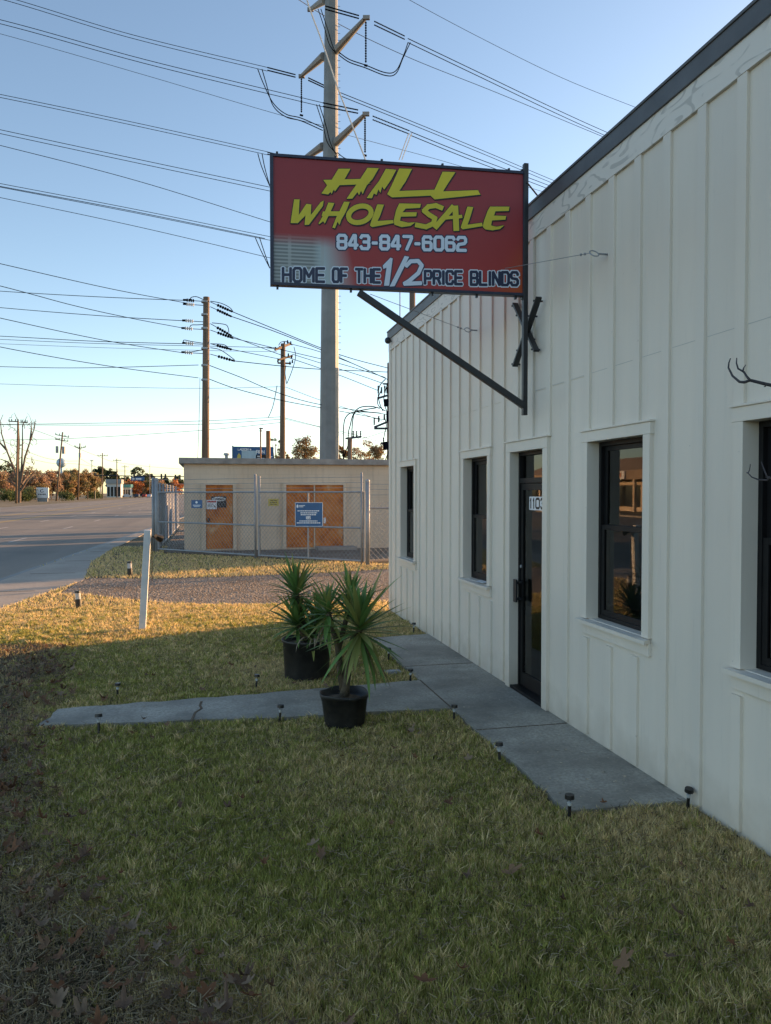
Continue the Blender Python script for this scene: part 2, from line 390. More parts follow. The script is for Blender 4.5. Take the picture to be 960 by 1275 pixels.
    blind = mixc(n, l, mapr(n, l, U, .15, .19), blind, (.42, .50, .50))
    blind = mixc(n, l, mapr(n, l, wu.outputs[1], .96, .99, 0, .7), blind, (.40, .42, .40))
    mask = m2('MULTIPLY', mapr(n, l, m2('ADD', U, m2('MULTIPLY', Vv, .12)), .215, .33, 1, 0), mapr(n, l, Vv, .30, .40, 1, 0))
    c = mixc(n, l, mask, base, blind)
    l.new(c, b.inputs['Base Color']); b.inputs['Roughness'].default_value = .38; b.inputs['Specular IOR Level'].default_value = .4
    bump(n, l, b, noise(n, l, 3, 3).outputs[0], .06, .01); M['sign_face'] = m
    M['sign_back'] = pm('sign_back_red', (.35, .04, .03), .5, .1, 3, .05, 20)
mats()

# ------------------------------------------------------------------ setting: ground, road, walks
def sheet(name, pts, z, mat, skirt=0.0):
    m = MB(); pts = [Vector((p[0], p[1], z)) for p in pts]; m.poly(pts)
    if skirt:
        k = len(pts)
        for i in range(k):
            a, b = pts[i], pts[(i + 1) % k]
            m.quad(a, b, b - Vector((0, 0, skirt)), a - Vector((0, 0, skirt)))
    o = m.build(name, mat)
    me = o.data
    if me.polygons and me.polygons[0].normal.z < 0: me.flip_normals()
    return struct(o)
m = MB(); m.quad((-3000, -200, -.03), (3000, -200, -.03), (3000, 4000, -.03), (-3000, 4000, -.03)); struct(m.build('ground', M['ground']))
sheet('lawn', [(-7, -3), (3.2, -3), (3.2, 14.5), (-3.3, 14.5), (-7, 10)], -.02, M['soil_lawn'])
e0, e1 = gnd(0, 724, -.02), gnd(185, 659, -.02)          # near road edge
rd = (e1 - e0).normalized()
def redge(Y): return e0.x + (Y - e0.y) * rd.x / rd.y
XF = -28.5
sheet('road', [(redge(-60), -60), (redge(70), 70), (redge(70), 900), (XF, 900), (XF, -60)], -.016, M['road'])
mk = MB(); my = MB()
def line(mb, X, y0, y1, wd=.13): mb.quad((X - wd / 2, y0, -.012), (X + wd / 2, y0, -.012), (X + wd / 2, y1, -.012), (X - wd / 2, y1, -.012))
for X in (-8.0, -11.6, -20.4, -24.2):
    y = -50
    while y < 500: line(mk, X, y, y + 3); y += 12
for X in (-14.2, -17.9): line(my, X, -60, 600); line(my, X + .28, -60, 600)
struct(mk.build('road_markings', M['mark_white'])); struct(my.build('road_markings', M['mark_yellow']))
sheet('far_verge', [(XF, 20), (XF, 900), (-200, 900), (-200, 20)], -.022, M['ground'])
km = MB(); km.box((XF - .25, -60, -.03), (XF, 112, .12)); struct(km.build('kerb', M['sidewalk']))
gm = MB()
for Y in range(-10, 68, 3): gm.quad((redge(Y) - .16, Y, -.010), (redge(Y) + .02, Y, -.010), (redge(Y + 3) + .02, Y + 3, -.010), (redge(Y + 3) - .16, Y + 3, -.010))
struct(gm.build('gutter', M['fascia']))
# sidewalk and driveway apron along the near edge
sw_px = [(0, 757), (70, 733), (104, 722), (113, 700), (140, 683), (175, 667), (192, 657)]
sw = [gnd(*p) for p in sw_px]
apron = [Vector((redge(-4) + .01, -4, 0)), Vector((redge(-4) + 1.7, -4, 0)), Vector((-3.25, 10.5, 0))] + sw + [Vector((redge(70) + .15, 70, 0)), Vector((redge(70) + .01, 70, 0))]
sheet('sidewalk', apron, -.004, M['sidewalk'], .03)
jm = MB()
for Y in np.arange(6, 60, 1.8 * 2):
    a = redge(Y) + .25; jm.box((a, Y, -.0035), (a + 1.05, Y + .02, .0005))
struct(jm.build('sidewalk_joints', M['soil']))
gv = [gnd(*p) for p in [(74, 739), (110, 740), (150, 745), (250, 753), (350, 752), (420, 750), (486, 748)]] + [Vector((4.5, 14.0, 0)), Vector((14, 15, 0)), Vector((14, 20, 0))] + [gnd(*p) for p in [(486, 708), (400, 713), (300, 717), (200, 720), (112, 719), (100, 722)]]
sheet('gravel_drive', gv, -.012, M['gravel'])
gravel_poly = [(p.x, p.y) for p in gv]
# yard of dark stone round the pump house
sheet('gravel_yard', [(-1.6, 27.0), (4.3, 21.8), (15, 21.8), (15, 45), (-1.6, 45)], -.010, M['gravel'])
# concrete walks
def edge_jitter(a, b, n, amp):
    out = []
    for i in range(n):
        t = i / n; p = Vector(a).lerp(Vector(b), t); d = (Vector(b) - Vector(a)).normalized()
        out.append(p + Vector((-d.y, d.x, 0)) * random.uniform(-amp, amp))
    return out
walk = edge_jitter((3.03, 4.30, 0), (1.0 * 2.16, 4.33, 0), 6, .015) + edge_jitter((2.16, 4.33, 0), (2.17, 6.68, 0), 14, .02) \
     + edge_jitter((2.17, 6.68, 0), (.55, 6.74, 0), 10, .02) + edge_jitter((.55, 6.74, 0), (-1.42, 6.95, 0), 12, .03) \
     + edge_jitter((-1.42, 6.95, 0), (-1.36, 7.45, 0), 4, .04) + edge_jitter((-1.36, 7.45, 0), (.8, 7.62, 0), 12, .03) + edge_jitter((.8, 7.62, 0), (2.17, 7.75, 0), 10, .02) \
     + edge_jitter((2.17, 7.75, 0), (2.17, 10.2, 0), 12, .02) + edge_jitter((2.17, 10.2, 0), (3.03, 10.3, 0), 5, .02) + [Vector((3.03, 10.3, 0))]
sheet('path', walk, .02, M['walk'], .05)
jm = MB()
for a, b in (((2.17, 6.68), (2.17, 7.75)), ((2.17, 6.0), (2.99, 6.0)), ((2.17, 8.4), (2.99, 8.4))):
    jm.bar((a[0], a[1], .0205), (b[0], b[1], .0205), .014, .003)
ck = [gnd(251, 876), gnd(249, 881), gnd(251, 885), gnd(243, 890), gnd(241, 895), gnd(238, 901)]
for a, b in zip(ck[:-1], ck[1:]): jm.bar((a.x, a.y, .0215), (b.x, b.y, .0215), .022, .003)
struct(jm.build('path_joints', M['soil']))
walk_poly = [(p.x, p.y) for p in walk]; side_poly = [(p.x, p.y) for p in apron]
def in_poly(x, y, poly):
    inside = np.zeros(len(x), bool); n = len(poly); j = n - 1
    for i in range(n):
        xi, yi = poly[i]; xj, yj = poly[j]
        c = ((yi > y) != (yj > y)) & (x < (xj - xi) * (y - yi) / (yj - yi + 1e-12) + xi)
        inside ^= c; j = i
    return inside

# ------------------------------------------------------------------ white board-and-batten shop building
WX = 3.0; Y0, Y1 = -4.0, 12.6; TOP = 4.70
WINS = [(10.97, 11.77), (7.90, 8.70), (4.82, 5.63), (2.98, 3.79)]
DOOR = (6.475, 7.25)
ZS, ZH = .985, 2.41
shop = thing('shop_building', 'long white board and batten shop with dark fascia, windows and glass door', 'building', (WX, 4.3, 0))
ops = sorted([(a, b, ZS, ZH) for a, b in WINS] + [(DOOR[0], DOOR[1], .03, ZH)])
mw = MB(); y = Y0
for (a, b, z0, z1) in ops:
    mw.box((WX, y, 0), (WX + .14, a, TOP)); mw.box((WX, a, z1), (WX + .14, b, TOP)); mw.box((WX, a, 0), (WX + .14, b, z0)); y = b
mw.box((WX, y, 0), (WX + .14, Y1, TOP))
mw.box((WX + .14, Y1 - .14, 0), (14.9, Y1, TOP)); mw.box((14.9, Y0, 0), (15.04, Y1, TOP)); mw.box((WX + .14, Y0, 0), (14.9, Y0 + .14, TOP))
# battens, broken round the trim
FZ0, FZ1 = 4.39, 4.585
k0 = 4.574
ys = [k0 + .3635 * i for i in range(-24, 23)]
for yb in ys:
    if yb < Y0 + .1 or yb > Y1 - .12: continue
    spans = [(.035 + random.uniform(0, .012), FZ0)]
    for (a, b, z0, z1) in ops:
        if a - .13 < yb + .04 and yb - .04 < b + .13:
            lo, hi = (z0 - .16 if z0 > .1 else -1), z1 + .10
            inside_trim = yb + .04 > a - .10 and yb - .04 < b + .10
            ns = []
            for (s0, s1) in spans:
                if inside_trim:
                    if lo > s0: ns.append((s0, lo))
                    ns.append((hi, s1))
                else: ns.append((s0, s1))
            spans = ns
    for (s0, s1) in spans:
        j = random.uniform(-.006, .006)
        mw.box((WX - .021, yb - .042 + j, s0), (WX + .004, yb + .042 + j, s1))
mw.box((WX - .021, Y1 - .10, .03), (WX + .004, Y1 + .02, FZ0))      # corner board
mw.box((WX + .004, Y1, .03), (WX + .10, Y1 + .02, FZ0))
mw.box((WX - .004, 5.63 + .11, 2.955), (WX + .002, Y1 - .11, 2.961))
mw.build('wall', M['siding'], shop, bevel=.002)
jm = MB()
for i, yb in enumerate(ys[:-1]):
    if yb + .05 < Y0 or yb > 6.4: continue
    jm.box((WX - .0012, yb + .05, 2.962), (WX + .001, yb + .31, 2.965))
jm.build('panel_joint', M['interior'], shop)
fm = MB(); fm.box((WX - .024, Y0, FZ0), (WX + .004, Y1 + .022, FZ1)); fm.build('frieze', M['frieze'], shop)
fm = MB(); fm.box((WX - .040, Y0, FZ1 - .004), (WX + .02, Y1 + .06, TOP + .03)); fm.box((WX - .050, Y0, TOP + .008), (WX - .040, Y1 + .06, TOP + .03)); fm.box((WX + .02, Y1 + .0, FZ1 - .004), (15, Y1 + .06, TOP + .03)); fm.build('fascia', M['fascia'], shop, bevel=.004)
rm = MB(); rm.box((WX + .02, Y0, TOP - .02), (15.04, Y1, TOP + .012)); rm.build('roof', M['fascia'], shop)
im = MB(); im.quad((WX + .2, Y0 + .2, .02), (14.8, Y0 + .2, .02), (14.8, Y1 - .2, .02), (WX + .2, Y1 - .2, .02)); im.quad((7, Y0 + .2, 0), (7, Y1 - .2, 0), (7, Y1 - .2, 3), (7, Y0 + .2, 3)); im.quad((WX + .15, Y0 + .2, 2.75), (14.8, Y0 + .2, 2.75), (14.8, Y1 - .2, 2.75), (WX + .15, Y1 - .2, 2.75))
im.build('interior', M['interior'], shop)
def window(a, b, blind=False, notice=False):
    # casing boards are the window's own mesh (frame), then sill, sash, panes
    f = MB()
    f.box((WX - .034, a - .095, ZH), (WX + .004, b + .095, ZH + .085))
    f.box((WX - .046, a - .105, ZH + .085), (WX + .004, b + .105, ZH + .10))
    f.box((WX - .032, a - .085, ZS), (WX + .004, a, ZH)); f.box((WX - .032, b, ZS), (WX + .004, b + .085, ZH))
    f.box((WX - .028, a - .085, ZS - .125), (WX + .004, b + .085, ZS - .035))
    win = f.build('window', M['siding'], shop, bevel=.003)
    s = MB(); p = [(WX - .075, ZS - .035), (WX - .075, ZS - .008), (WX + .142, ZS + .004), (WX + .142, ZS - .035)]
    a2, b2 = a - .11, b + .11
    s.add([(x, a2 if x < WX else a + .001, z) for x, z in p] + [(x, b2 if x < WX else b - .001, z) for x, z in p], [(0, 1, 2, 3), (7, 6, 5, 4), (0, 4, 5, 1), (1, 5, 6, 2), (2, 6, 7, 3), (3, 7, 4, 0)])
    s.build('sill', M['siding'], win)
    g = MB(); X0, X1 = WX + .075, WX + .13; t = .035; zm = ZS + (ZH - ZS) * .52
    g.box((X0, a, ZS + .005), (X1, a + t, ZH)); g.box((X0, b - t, ZS + .005), (X1, b, ZH))
    g.box((X0, a + t, ZH - t), (X1, b - t, ZH)); g.box((X0, a + t, ZS + .005), (X1, b - t, ZS + .035))
    g.build('frame', M['dark_bronze'], win, bevel=.002)
    for (z0, z1, dx) in ((ZS + .035, zm + .02, 0), (zm - .02, ZH - t, .024)):
        q = MB(); xa, xb = X0 + .006 + dx, X0 + .028 + dx; y0, y1 = a + t + .001, b - t - .001; st = .045
        q.box((xa, y0, z0), (xb, y0 + st, z1)); q.box((xa, y1 - st, z0), (xb, y1, z1))
        q.box((xa, y0 + st, z0), (xb, y1 - st, z0 + st)); q.box((xa, y0 + st, z1 - .038), (xb, y1 - st, z1))
        q.build('sash', M['dark_bronze'], win, bevel=.002)
        pn = MB(); xm = (xa + xb) / 2; pn.quad((xm, y0 + st, z0 + st), (xm, y0 + st, z1 - .038), (xm, y1 - st, z1 - .038), (xm, y1 - st, z0 + st)); pn.build('pane', M['glass'], win)
    if blind:
        bl = MB(); z = ZS + .06
        while z < ZH - .05:
            bl.quad((WX + .17, a + .02, z), (WX + .17, a + .36, z), (WX + .195, a + .36, z + .014), (WX + .195, a + .02, z + .014)); z += .028
        bl.build('blind', M['blind'], win)
    if notice:
        pp = MB(); z = ZS + .012; pp.add([(WX - .03, a + .12, z - .003), (WX + .06, a + .16, z + .006), (WX + .03, a + .36, z + .01), (WX - .05, a + .30, z - .001)], [(0, 1, 2, 3)])
        o = pp.build('paper_scrap', M['paper'], None, (WX, a + .25, z)); tag(o, 'crumpled white paper scrap lying on the sill of the window beside the door', 'paper')
    return win
for i, (a, b) in enumerate(WINS): window(a, b, i in (1,), i == 1)
# glass door
def door():
    a, b = DOOR; f = MB()
    f.box((WX - .034, a - .10, ZH), (WX + .004, b + .10, ZH + .10)); f.box((WX - .048, a - .115, ZH + .10), (WX + .004, b + .115, ZH + .115))
    f.box((WX - .032, a - .10, .022), (WX + .004, a, ZH)); f.box((WX - .032, b, .022), (WX + .004, b + .10, ZH))
    d = f.build('door', M['siding'], shop, bevel=.003)
    X0, X1 = WX + .065, WX + .13; zt = 2.10
    g = MB(); g.box((X0, a, .03), (X1, a + .03, ZH)); g.box((X0, b - .03, .03), (X1, b, ZH)); g.box((X0, a + .03, ZH - .035), (X1, b - .03, ZH)); g.box((X0, a + .03, zt), (X1, b - .03, zt + .05))
    g.box((WX - .02, a, .021), (X1, b, .05)); g.build('frame', M['dark_bronze'], d, bevel=.002)
    lf = MB(); y0, y1 = a + .033, b - .033; st = .055; xa, xb = X0 + .012, X0 + .052
    lf.box((xa, y0, .055), (xb, y0 + st, zt - .004)); lf.box((xa, y1 - st, .055), (xb, y1, zt - .004)); lf.box((xa, y0 + st, .055), (xb, y1 - st, .19)); lf.box((xa, y0 + st, zt - .07), (xb, y1 - st, zt - .004))
    lf.build('door_leaf', M['dark_bronze'], d, bevel=.002)
    xm = xa + .015
    p = MB(); p.quad((xm, y0 + st, .19), (xm, y0 + st, zt - .07), (xm, y1 - st, zt - .07), (xm, y1 - st, .19)); p.build('pane', M['glass'], d)
    p = MB(); p.quad((xm + .01, a + .03, zt + .05), (xm + .01, a + .03, ZH - .035), (xm + .01, b - .03, ZH - .035), (xm + .01, b - .03, zt + .05)); p.build('transom_pane', M['glass'], d)
    h = MB(); yc = y1 - st * .5
    h.box((xa - .075, yc - .03, .90), (xa - .055, yc + .035, 1.13)); h.box((xa - .056, yc - .012, .92), (xa + .001, yc + .012, .945)); h.box((xa - .056, yc - .012, 1.085), (xa + .001, yc + .012, 1.11)); h.build('handle', M['black_metal'], d, bevel=.003)
    k = MB(); k.cyl((xa - .012, yc, 1.26), (xa + .002, yc, 1.26), .016, n=14); k.build('lock', M['galv'], d)
    # street number on the glass
    zc = 1.90; ym = (y0 + y1) / 2
    c = MB(); c.quad((xm - .003, y0 + st + .1, zc - .066), (xm - .003, y0 + st + .1, zc + .066), (xm - .003, y1 - st - .13, zc + .066), (xm - .003, y1 - st - .13, zc - .066)); c.build('number_plate', M['sign_white'], d)
    return d, xm, y0 + st, y1 - st, zc
# ------------------------------------------------------------------ stroke lettering
FONT = {
 'O': [[(.2, 0), (.8, 0), (1, .15), (1, .85), (.8, 1), (.2, 1), (0, .85), (0, .15), (.2, 0)]],
 '8': [[(.18, 0), (.82, 0), (1, .13), (1, .4), (.9, .52), (1, .64), (1, .87), (.82, 1), (.18, 1), (0, .87), (0, .64), (.1, .52), (0, .4), (0, .13), (.18, 0)], [(.1, .52), (.9, .52)]],
 '4': [[(.74, 0), (.74, 1), (.55, 1), (0, .36), (0, .26), (1, .26)]],
 '3': [[(0, .84), (.15, 1), (.85, 1), (1, .86), (1, .63), (.88, .52), (.35, .52)], [(.88, .52), (1, .4), (1, .14), (.85, 0), (.15, 0), (0, .16)]],
 '7': [[(0, 1), (1, 1), (1, .85), (.4, 0)]],
 '6': [[(1, .84), (.85, 1), (.15, 1), (0, .86), (0, .14), (.15, 0), (.85, 0), (1, .14), (1, .44), (.85, .57), (0, .57)]],
 '2': [[(0, .84), (.15, 1), (.85, 1), (1, .86), (1, .65), (.85, .53), (.15, .45), (0, .32), (0, 0), (1, 0)]],
 '5': [[(1, 1), (0, 1), (0, .58), (.85, .58), (1, .42), (1, .15), (.85, 0), (.15, 0), (0, .15)]],
 '1': [[(.2, .78), (.55, 1), (.55, 0)]], '-': [[(.1, .45), (.9, .45)]], '/': [[(0, 0), (1, 1)]],
 'H': [[(0, 0), (0, 1)], [(1, 0), (1, 1)], [(0, .5), (1, .5)]], 'M': [[(0, 0), (0, 1), (.5, .35), (1, 1), (1, 0)]],
 'E': [[(1, 1), (0, 1), (0, 0), (1, 0)], [(0, .5), (.9, .5)]], 'F': [[(1, 1), (0, 1), (0, 0)], [(0, .48), (.85, .48)]],
 'T': [[(0, 1), (1, 1)], [(.5, 1), (.5, 0)]], 'P': [[(0, 0), (0, 1), (.82, 1), (1, .86), (1, .56), (.82, .42), (0, .42)]],
 'R': [[(0, 0), (0, 1), (.82, 1), (1, .86), (1, .58), (.82, .44), (0, .44)], [(.6, .44), (1, .0)]], 'I': [[(.5, 0), (.5, 1)]],
 'C': [[(1, .78), (1, .86), (.82, 1), (.18, 1), (0, .86), (0, .14), (.18, 0), (.82, 0), (1, .14), (1, .24)]],
 'B': [[(0, 0), (0, 1), (.8, 1), (.96, .88), (.96, .64), (.84, .52), (0, .52)], [(.84, .52), (1, .4), (1, .13), (.82, 0), (0, 0)]],
 'L': [[(0, 1), (0, 0), (1, 0)]], 'N': [[(0, 0), (0, 1), (1, 0), (1, 1)]], 'D': [[(0, 0), (0, 1), (.78, 1), (1, .82), (1, .18), (.78, 0), (0, 0)]],
 'S': [[(1, .8), (.98, .88), (.82, 1), (.18, 1), (0, .87), (0, .64), (.16, .53), (.84, .47), (1, .35), (1, .13), (.82, 0), (.18, 0), (0, .13), (0, .22)]],
 'A': [[(0, 0), (.5, 1), (1, 0)], [(.2, .36), (.8, .36)]], 'G': [[(1, .8), (.82, 1), (.18, 1), (0, .86), (0, .14), (.18, 0), (1, 0), (1, .45), (.6, .45)]],
 '&': [[(1, 0), (.2, .75), (.4, 1), (.65, .8), (.1, .3), (.3, 0), (1, .4)]],
}
FONT['0'] = FONT['O']
class Flat:
    """flat pieces on a plane: fn(x, y, h) -> world point; each piece gets its own tiny height so no two lie in one plane"""
    def __init__(s, fn, h0=.001, dh=.00005): s.fn = fn; s.h = h0; s.dh = dh; s.m = MB()
    def poly(s, pts):
        s.m.poly([s.fn(x, y, s.h) for x, y in pts]); s.h += s.dh
    def seg(s, p, q, t, ext=.5):
        dx, dy = q[0] - p[0], q[1] - p[1]; L = math.hypot(dx, dy) or 1e-6; dx /= L; dy /= L; e = t * ext
        nx, ny = -dy * t / 2, dx * t / 2
        a = (p[0] - dx * e, p[1] - dy * e); b = (q[0] + dx * e, q[1] + dy * e)
        c = t * .2
        s.poly([(a[0] + nx + dx * c * (ext > .3), a[1] + ny + dy * c * (ext > .3)), (b[0] + nx - dx * c * (ext > .3), b[1] + ny - dy * c * (ext > .3)), (b[0], b[1]), (b[0] - nx - dx * c * (ext > .3), b[1] - ny - dy * c * (ext > .3)), (a[0] - nx + dx * c * (ext > .3), a[1] - ny + dy * c * (ext > .3)), (a[0], a[1])])
    def stroke(s, pts, t, ext=.42):
        for p, q in zip(pts[:-1], pts[1:]): s.seg(p, q, t, ext)
    def word(s, txt, x0, x1, ytop, ybot, t, gap=.3, slope=0., wI=.28):
        """letters between x0 and x1 (y grows downward); t = stroke thickness"""
        ws = [wI if c in 'I1' else (.6 if c == '-' else (1.2 if c == 'M' else 1.)) for c in txt]
        ws = [0.5 if c == ' ' else w_ for c, w_ in zip(txt, ws)]
        tot = sum(ws) + gap * (len(txt) - 1); k = (x1 - x0 - t) / tot; x = x0 + t / 2
        for c, w_ in zip(txt, ws):
            if c != ' ':
                for pl in FONT[c]:
                    s.stroke([(x + (px if w_ != wI else px) * w_ * k, ybot - t / 2 - py * (ybot - ytop - t) + slope * (x + px * w_ * k - x0)) for px, py in pl], t)
            x += (w_ + gap) * k
_d, xm, ya, yb_, zc = door()
fl = Flat(lambda x, y, h: Vector((xm - .0035 - h, x, -y)), .0006, .00004)
fl2 = Flat(lambda x, y, h: Vector((xm - .0035 - h, -x, -y)), .0006, .00004)
fl2.word('1103', -(yb_ - .137), -(ya + .107), -(zc + .056), -(zc - .056), .022, gap=.42, wI=.45)
fl2.m.build('number', M['ink'], _d)
# small lamp on the far top corner
lm = MB(); c = atX(483, 424, WX - .09); lm.cyl((WX - .02, Y1 - .05, c.z + .03), c, .012, n=8); lm.sphere(c, .055, n=12); lm.build('corner_lamp', M['black_metal'], shop)

# ------------------------------------------------------------------ hanging sign
PX = 2.86
pb = atX(653, 517, PX); pd = pb.x * _sy + pb.y * _cy
Rt = at(652.5, HOR, pd); Lt = at(338.5, HOR, pd * .947)
sx_ = Vector((Rt.x - Lt.x, Rt.y - Lt.y, 0)); SW = sx_.length; sx_.normalize()
sn = Vector((sx_.y, -sx_.x, 0))
if sn.dot(-FWD) < 0: sn = -sn
def onsign(px, py, h=0.0):
    r = ray(px, py); t = (Lt - O).dot(sn) / r.dot(sn); return O + r * t + sn * h
zt, zb = (onsign(338, 198).z + onsign(652, 209).z) / 2, (onsign(340, 360).z + onsign(650, 362).z) / 2
def sp(a, b, h): return Vector((Lt.x, Lt.y, 0)) + sx_ * (a * SW) + Vector((0, 0, zb + b * (zt - zb))) + sn * h
sign = thing('shop_sign', 'red hanging shop sign with yellow brush lettering on a black wall bracket', 'sign', (pb.x, pb.y, pb.z))
bx = MB()
def slab(mb, a0, a1, b0, b1, h0, h1):
    vv = [sp(a, b, h) for h in (h0, h1) for a, b in ((a0, b0), (a1, b0), (a1, b1), (a0, b1))]
    mb.add(vv, [(0, 3, 2, 1), (4, 5, 6, 7), (0, 1, 5, 4), (1, 2, 6, 5), (2, 3, 7, 6), (3, 0, 4, 7)])
slab(bx, .008, .992, .015, .985, -.05, -.004); panel = bx.build('panel', M['sign_back'], sign)
fc = MB(); fc.quad(sp(.008, .015, -.001), sp(.992, .015, -.001), sp(.992, .985, -.001), sp(.008, .985, -.001)); fo = fc.build('face', M['sign_face'], panel)
uvl = fo.data.uv_layers.new(name='UVMap')
for i, c in enumerate(((0, 0), (1, 0), (1, 1), (0, 1))): uvl.data[i].uv = c
fr = MB()
slab(fr, -.003, .010, -.006, 1.006, -.06, .016); slab(fr, .990, 1.000, -.006, 1.006, -.06, .016); slab(fr, .010, .990, -.006, .017, -.06, .014); slab(fr, .010, .990, .983, 1.006, -.06, .014)
fr.build('frame', M['navy_metal'], sign, bevel=.002)
cl = []
for a in (.02, .24, .42, .66, .93, .985): q = MB(); slab(q, a, a + .008, 1.006, 1.03, -.04, -.01); q.build('clip', M['black_metal'], sign)
for a in (.02, .3, .62, .80, .96): q = MB(); slab(q, a, a + .008, -.03, -.006, -.04, -.01); q.build('clip', M['black_metal'], sign)
f1 = lambda zx, zy: (340 + zx / 6, 190 + zy / 6)
f2 = lambda zx, zy: (500 + zx / 6, 190 + zy / 6)
f3 = lambda zx, zy: (400 + zx / 3.692, 290 + zy / 3.692)
T1 = [f1(*p) for p in []]
POLYS = [
 [f1(*p) for p in [(488, 122), (578, 122), (535, 198), (498, 242), (462, 292), (454, 276), (436, 312), (430, 294), (412, 314), (360, 307), (402, 248), (440, 200)]],
 [f1(*p) for p in [(374, 205), (655, 198), (690, 228), (735, 231), (600, 241), (405, 248)]],
 [f1(*p) for p in [(705, 115), (790, 118), (742, 200), (700, 245), (668, 312), (657, 284), (642, 320), (630, 296), (592, 345), (548, 347), (590, 285), (640, 215)]],
 [f1(*p) for p in [(842, 122), (920, 130), (880, 205), (830, 278), (814, 255), (801, 302), (787, 275), (772, 317), (752, 306), (738, 342), (698, 341), (740, 280), (790, 215)]],
 [(497, 210), (513, 210.5), (505, 226), (497, 238), (540, 236.5), (547, 236), (541, 243.5), (488, 246), (482, 242), (487, 232)],
 [(551, 214), (567, 214.5), (558, 228), (551.5, 238.5), (595, 237), (598, 242.5), (541, 248.5), (535, 243), (541, 236)],
 [f1(*p) for p in [(157, 350), (198, 351), (192, 468), (248, 385), (285, 388), (282, 468), (355, 372), (378, 360), (372, 400), (268, 540), (235, 542), (242, 470), (185, 528), (130, 528)]],
 [f1(*p) for p in [(412, 375), (458, 378), (430, 440), (400, 502), (386, 532), (374, 514), (342, 537), (340, 528), (380, 460)]],
 [f1(*p) for p in [(372, 441), (520, 440), (505, 474), (362, 475)]],
 [f1(*p) for p in [(530, 368), (572, 370), (545, 440), (510, 502), (496, 542), (481, 518), (462, 567), (442, 562), (470, 490)]],
 [f1(*p) for p in [(778, 388), (828, 390), (800, 470), (780, 512), (895, 505), (900, 528), (740, 558), (722, 545), (745, 480)]],
 [(497, 253.5), (524, 254), (523, 259), (505, 260), (501, 264.5), (519, 264.5), (518, 269.5), (499, 270), (498, 275), (508, 277.5), (517, 277), (511, 281.5), (500, 283), (491, 280), (490, 275), (493, 262)],
 [f2(*p) for p in [(490, 405), (535, 408), (510, 490), (492, 540), (600, 525), (605, 550), (455, 575), (440, 560), (465, 490)]],
 [f2(*p) for p in [(660, 405), (805, 405), (800, 437), (700, 440), (690, 472), (780, 475), (775, 502), (675, 508), (668, 545), (705, 555), (765, 545), (735, 572), (680, 582), (625, 575), (605, 555), (615, 510), (640, 440)]],
]
def ell(cx_, cy_, rx, ry, sh, n=28): return [(cx_ + rx * math.cos(2 * math.pi * i / n) - sh * ry * math.sin(2 * math.pi * i / n), cy_ + ry * math.sin(2 * math.pi * i / n)) for i in range(n + 1)]
STROKES = [([f1(*p) for p in ell(648, 462, 82, 62, .32)], 6.2, .15),
 ([f2(*p) for p in [(300, 415), (255, 397), (200, 405), (168, 436), (205, 466), (248, 492), (235, 532), (182, 556), (110, 542)]], 6.0, .3),
 ([f2(*p) for p in [(385, 405), (330, 470), (250, 560)]], 6.6, .2), ([f2(*p) for p in [(400, 402), (404, 480), (408, 582)]], 7.2, .1), ([f2(*p) for p in [(300, 492), (450, 478)]], 4.2, .1)]
def brush(flat, dx=0, dy=0, grow=0):
    for P in POLYS: flat.poly([(x + dx, y + dy) for x, y in P])
    for P, t, e in STROKES: flat.stroke([(x + dx, y + dy) for x, y in P], t + grow, e)
fo_ = lambda x, y, h: onsign(x, y, h)
fl = Flat(fo_, .0004, .000012)
for dx, dy in ((-.9, 0), (.9, 0), (0, -.9), (0, .9), (1.3, 1.2), (.7, 1.6)): brush(fl, dx, dy)
TOPH = fl.h
fl.m.build('lettering_shadow', M['ink'], panel)
fl = Flat(fo_, TOPH + .0004, .000012); brush(fl); fl.m.build('lettering', M['let_yellow'], panel)
fl = Flat(fo_, .0004, .000012); fl.word('843-847-6062', 417.5, 583, 289.6, 312.4, 6.6, gap=.42, slope=.018); hh = fl.h
fl.m.build('phone_number_outline', M['let_navy'], panel)
fl = Flat(fo_, hh + .0003, .000012); fl.word('843-847-6062', 418.9, 581.6, 291, 311, 4.0, gap=.46, slope=.018); fl.m.build('phone_number', M['let_white'], panel)
WORDS = [('HOME', 349.3, 406.6, 330.6, 353.4), ('OF', 411.5, 435, 331.4, 354), ('THE', 440, 476, 332, 354.6), ('PRICE', 526, 578, 334.4, 356.4), ('BLINDS', 583.3, 647.6, 335.4, 357.6)]
fl = Flat(fo_, .0004, .000012)
for t_, a, b, c, d in WORDS: fl.word(t_, a, b, c, d, 6.2, gap=.36, slope=.012, wI=.2)
hh = fl.h; fl.m.build('slogan_outline', M['let_white'], panel)
fl = Flat(fo_, hh + .0003, .000012)
for t_, a, b, c, d in WORDS: fl.word(t_, a + 1.4, b - 1.4, c + 1.4, d - 1.4, 3.5, gap=.42, slope=.012, wI=.2)
fl.m.build('slogan', M['let_navy'], panel)
HALF = [[f3(*p) for p in [(283, 150), (318, 114), (328, 118), (312, 243), (288, 243), (300, 160), (285, 166)]], [f3(*p) for p in [(383, 106), (404, 110), (337, 245), (314, 247)]]]
TWO = [f3(*p) for p in [(390, 152), (410, 131), (445, 129), (462, 150), (446, 185), (405, 220), (382, 234), (458, 231)]]
fl = Flat(fo_, .0014, .000012)
for dx, dy in ((-1, 0), (1, 0), (0, -1), (0, 1), (1.2, 1.2)):
    for P in HALF: fl.poly([(x + dx, y + dy) for x, y in P])
    fl.stroke([(x + dx, y + dy) for x, y in TWO], 5.2, .35)
hh = fl.h; fl.m.build('fraction_outline', M['let_navy'], panel)
fl = Flat(fo_, hh + .0003, .000012)
for P in HALF: fl.poly(P)
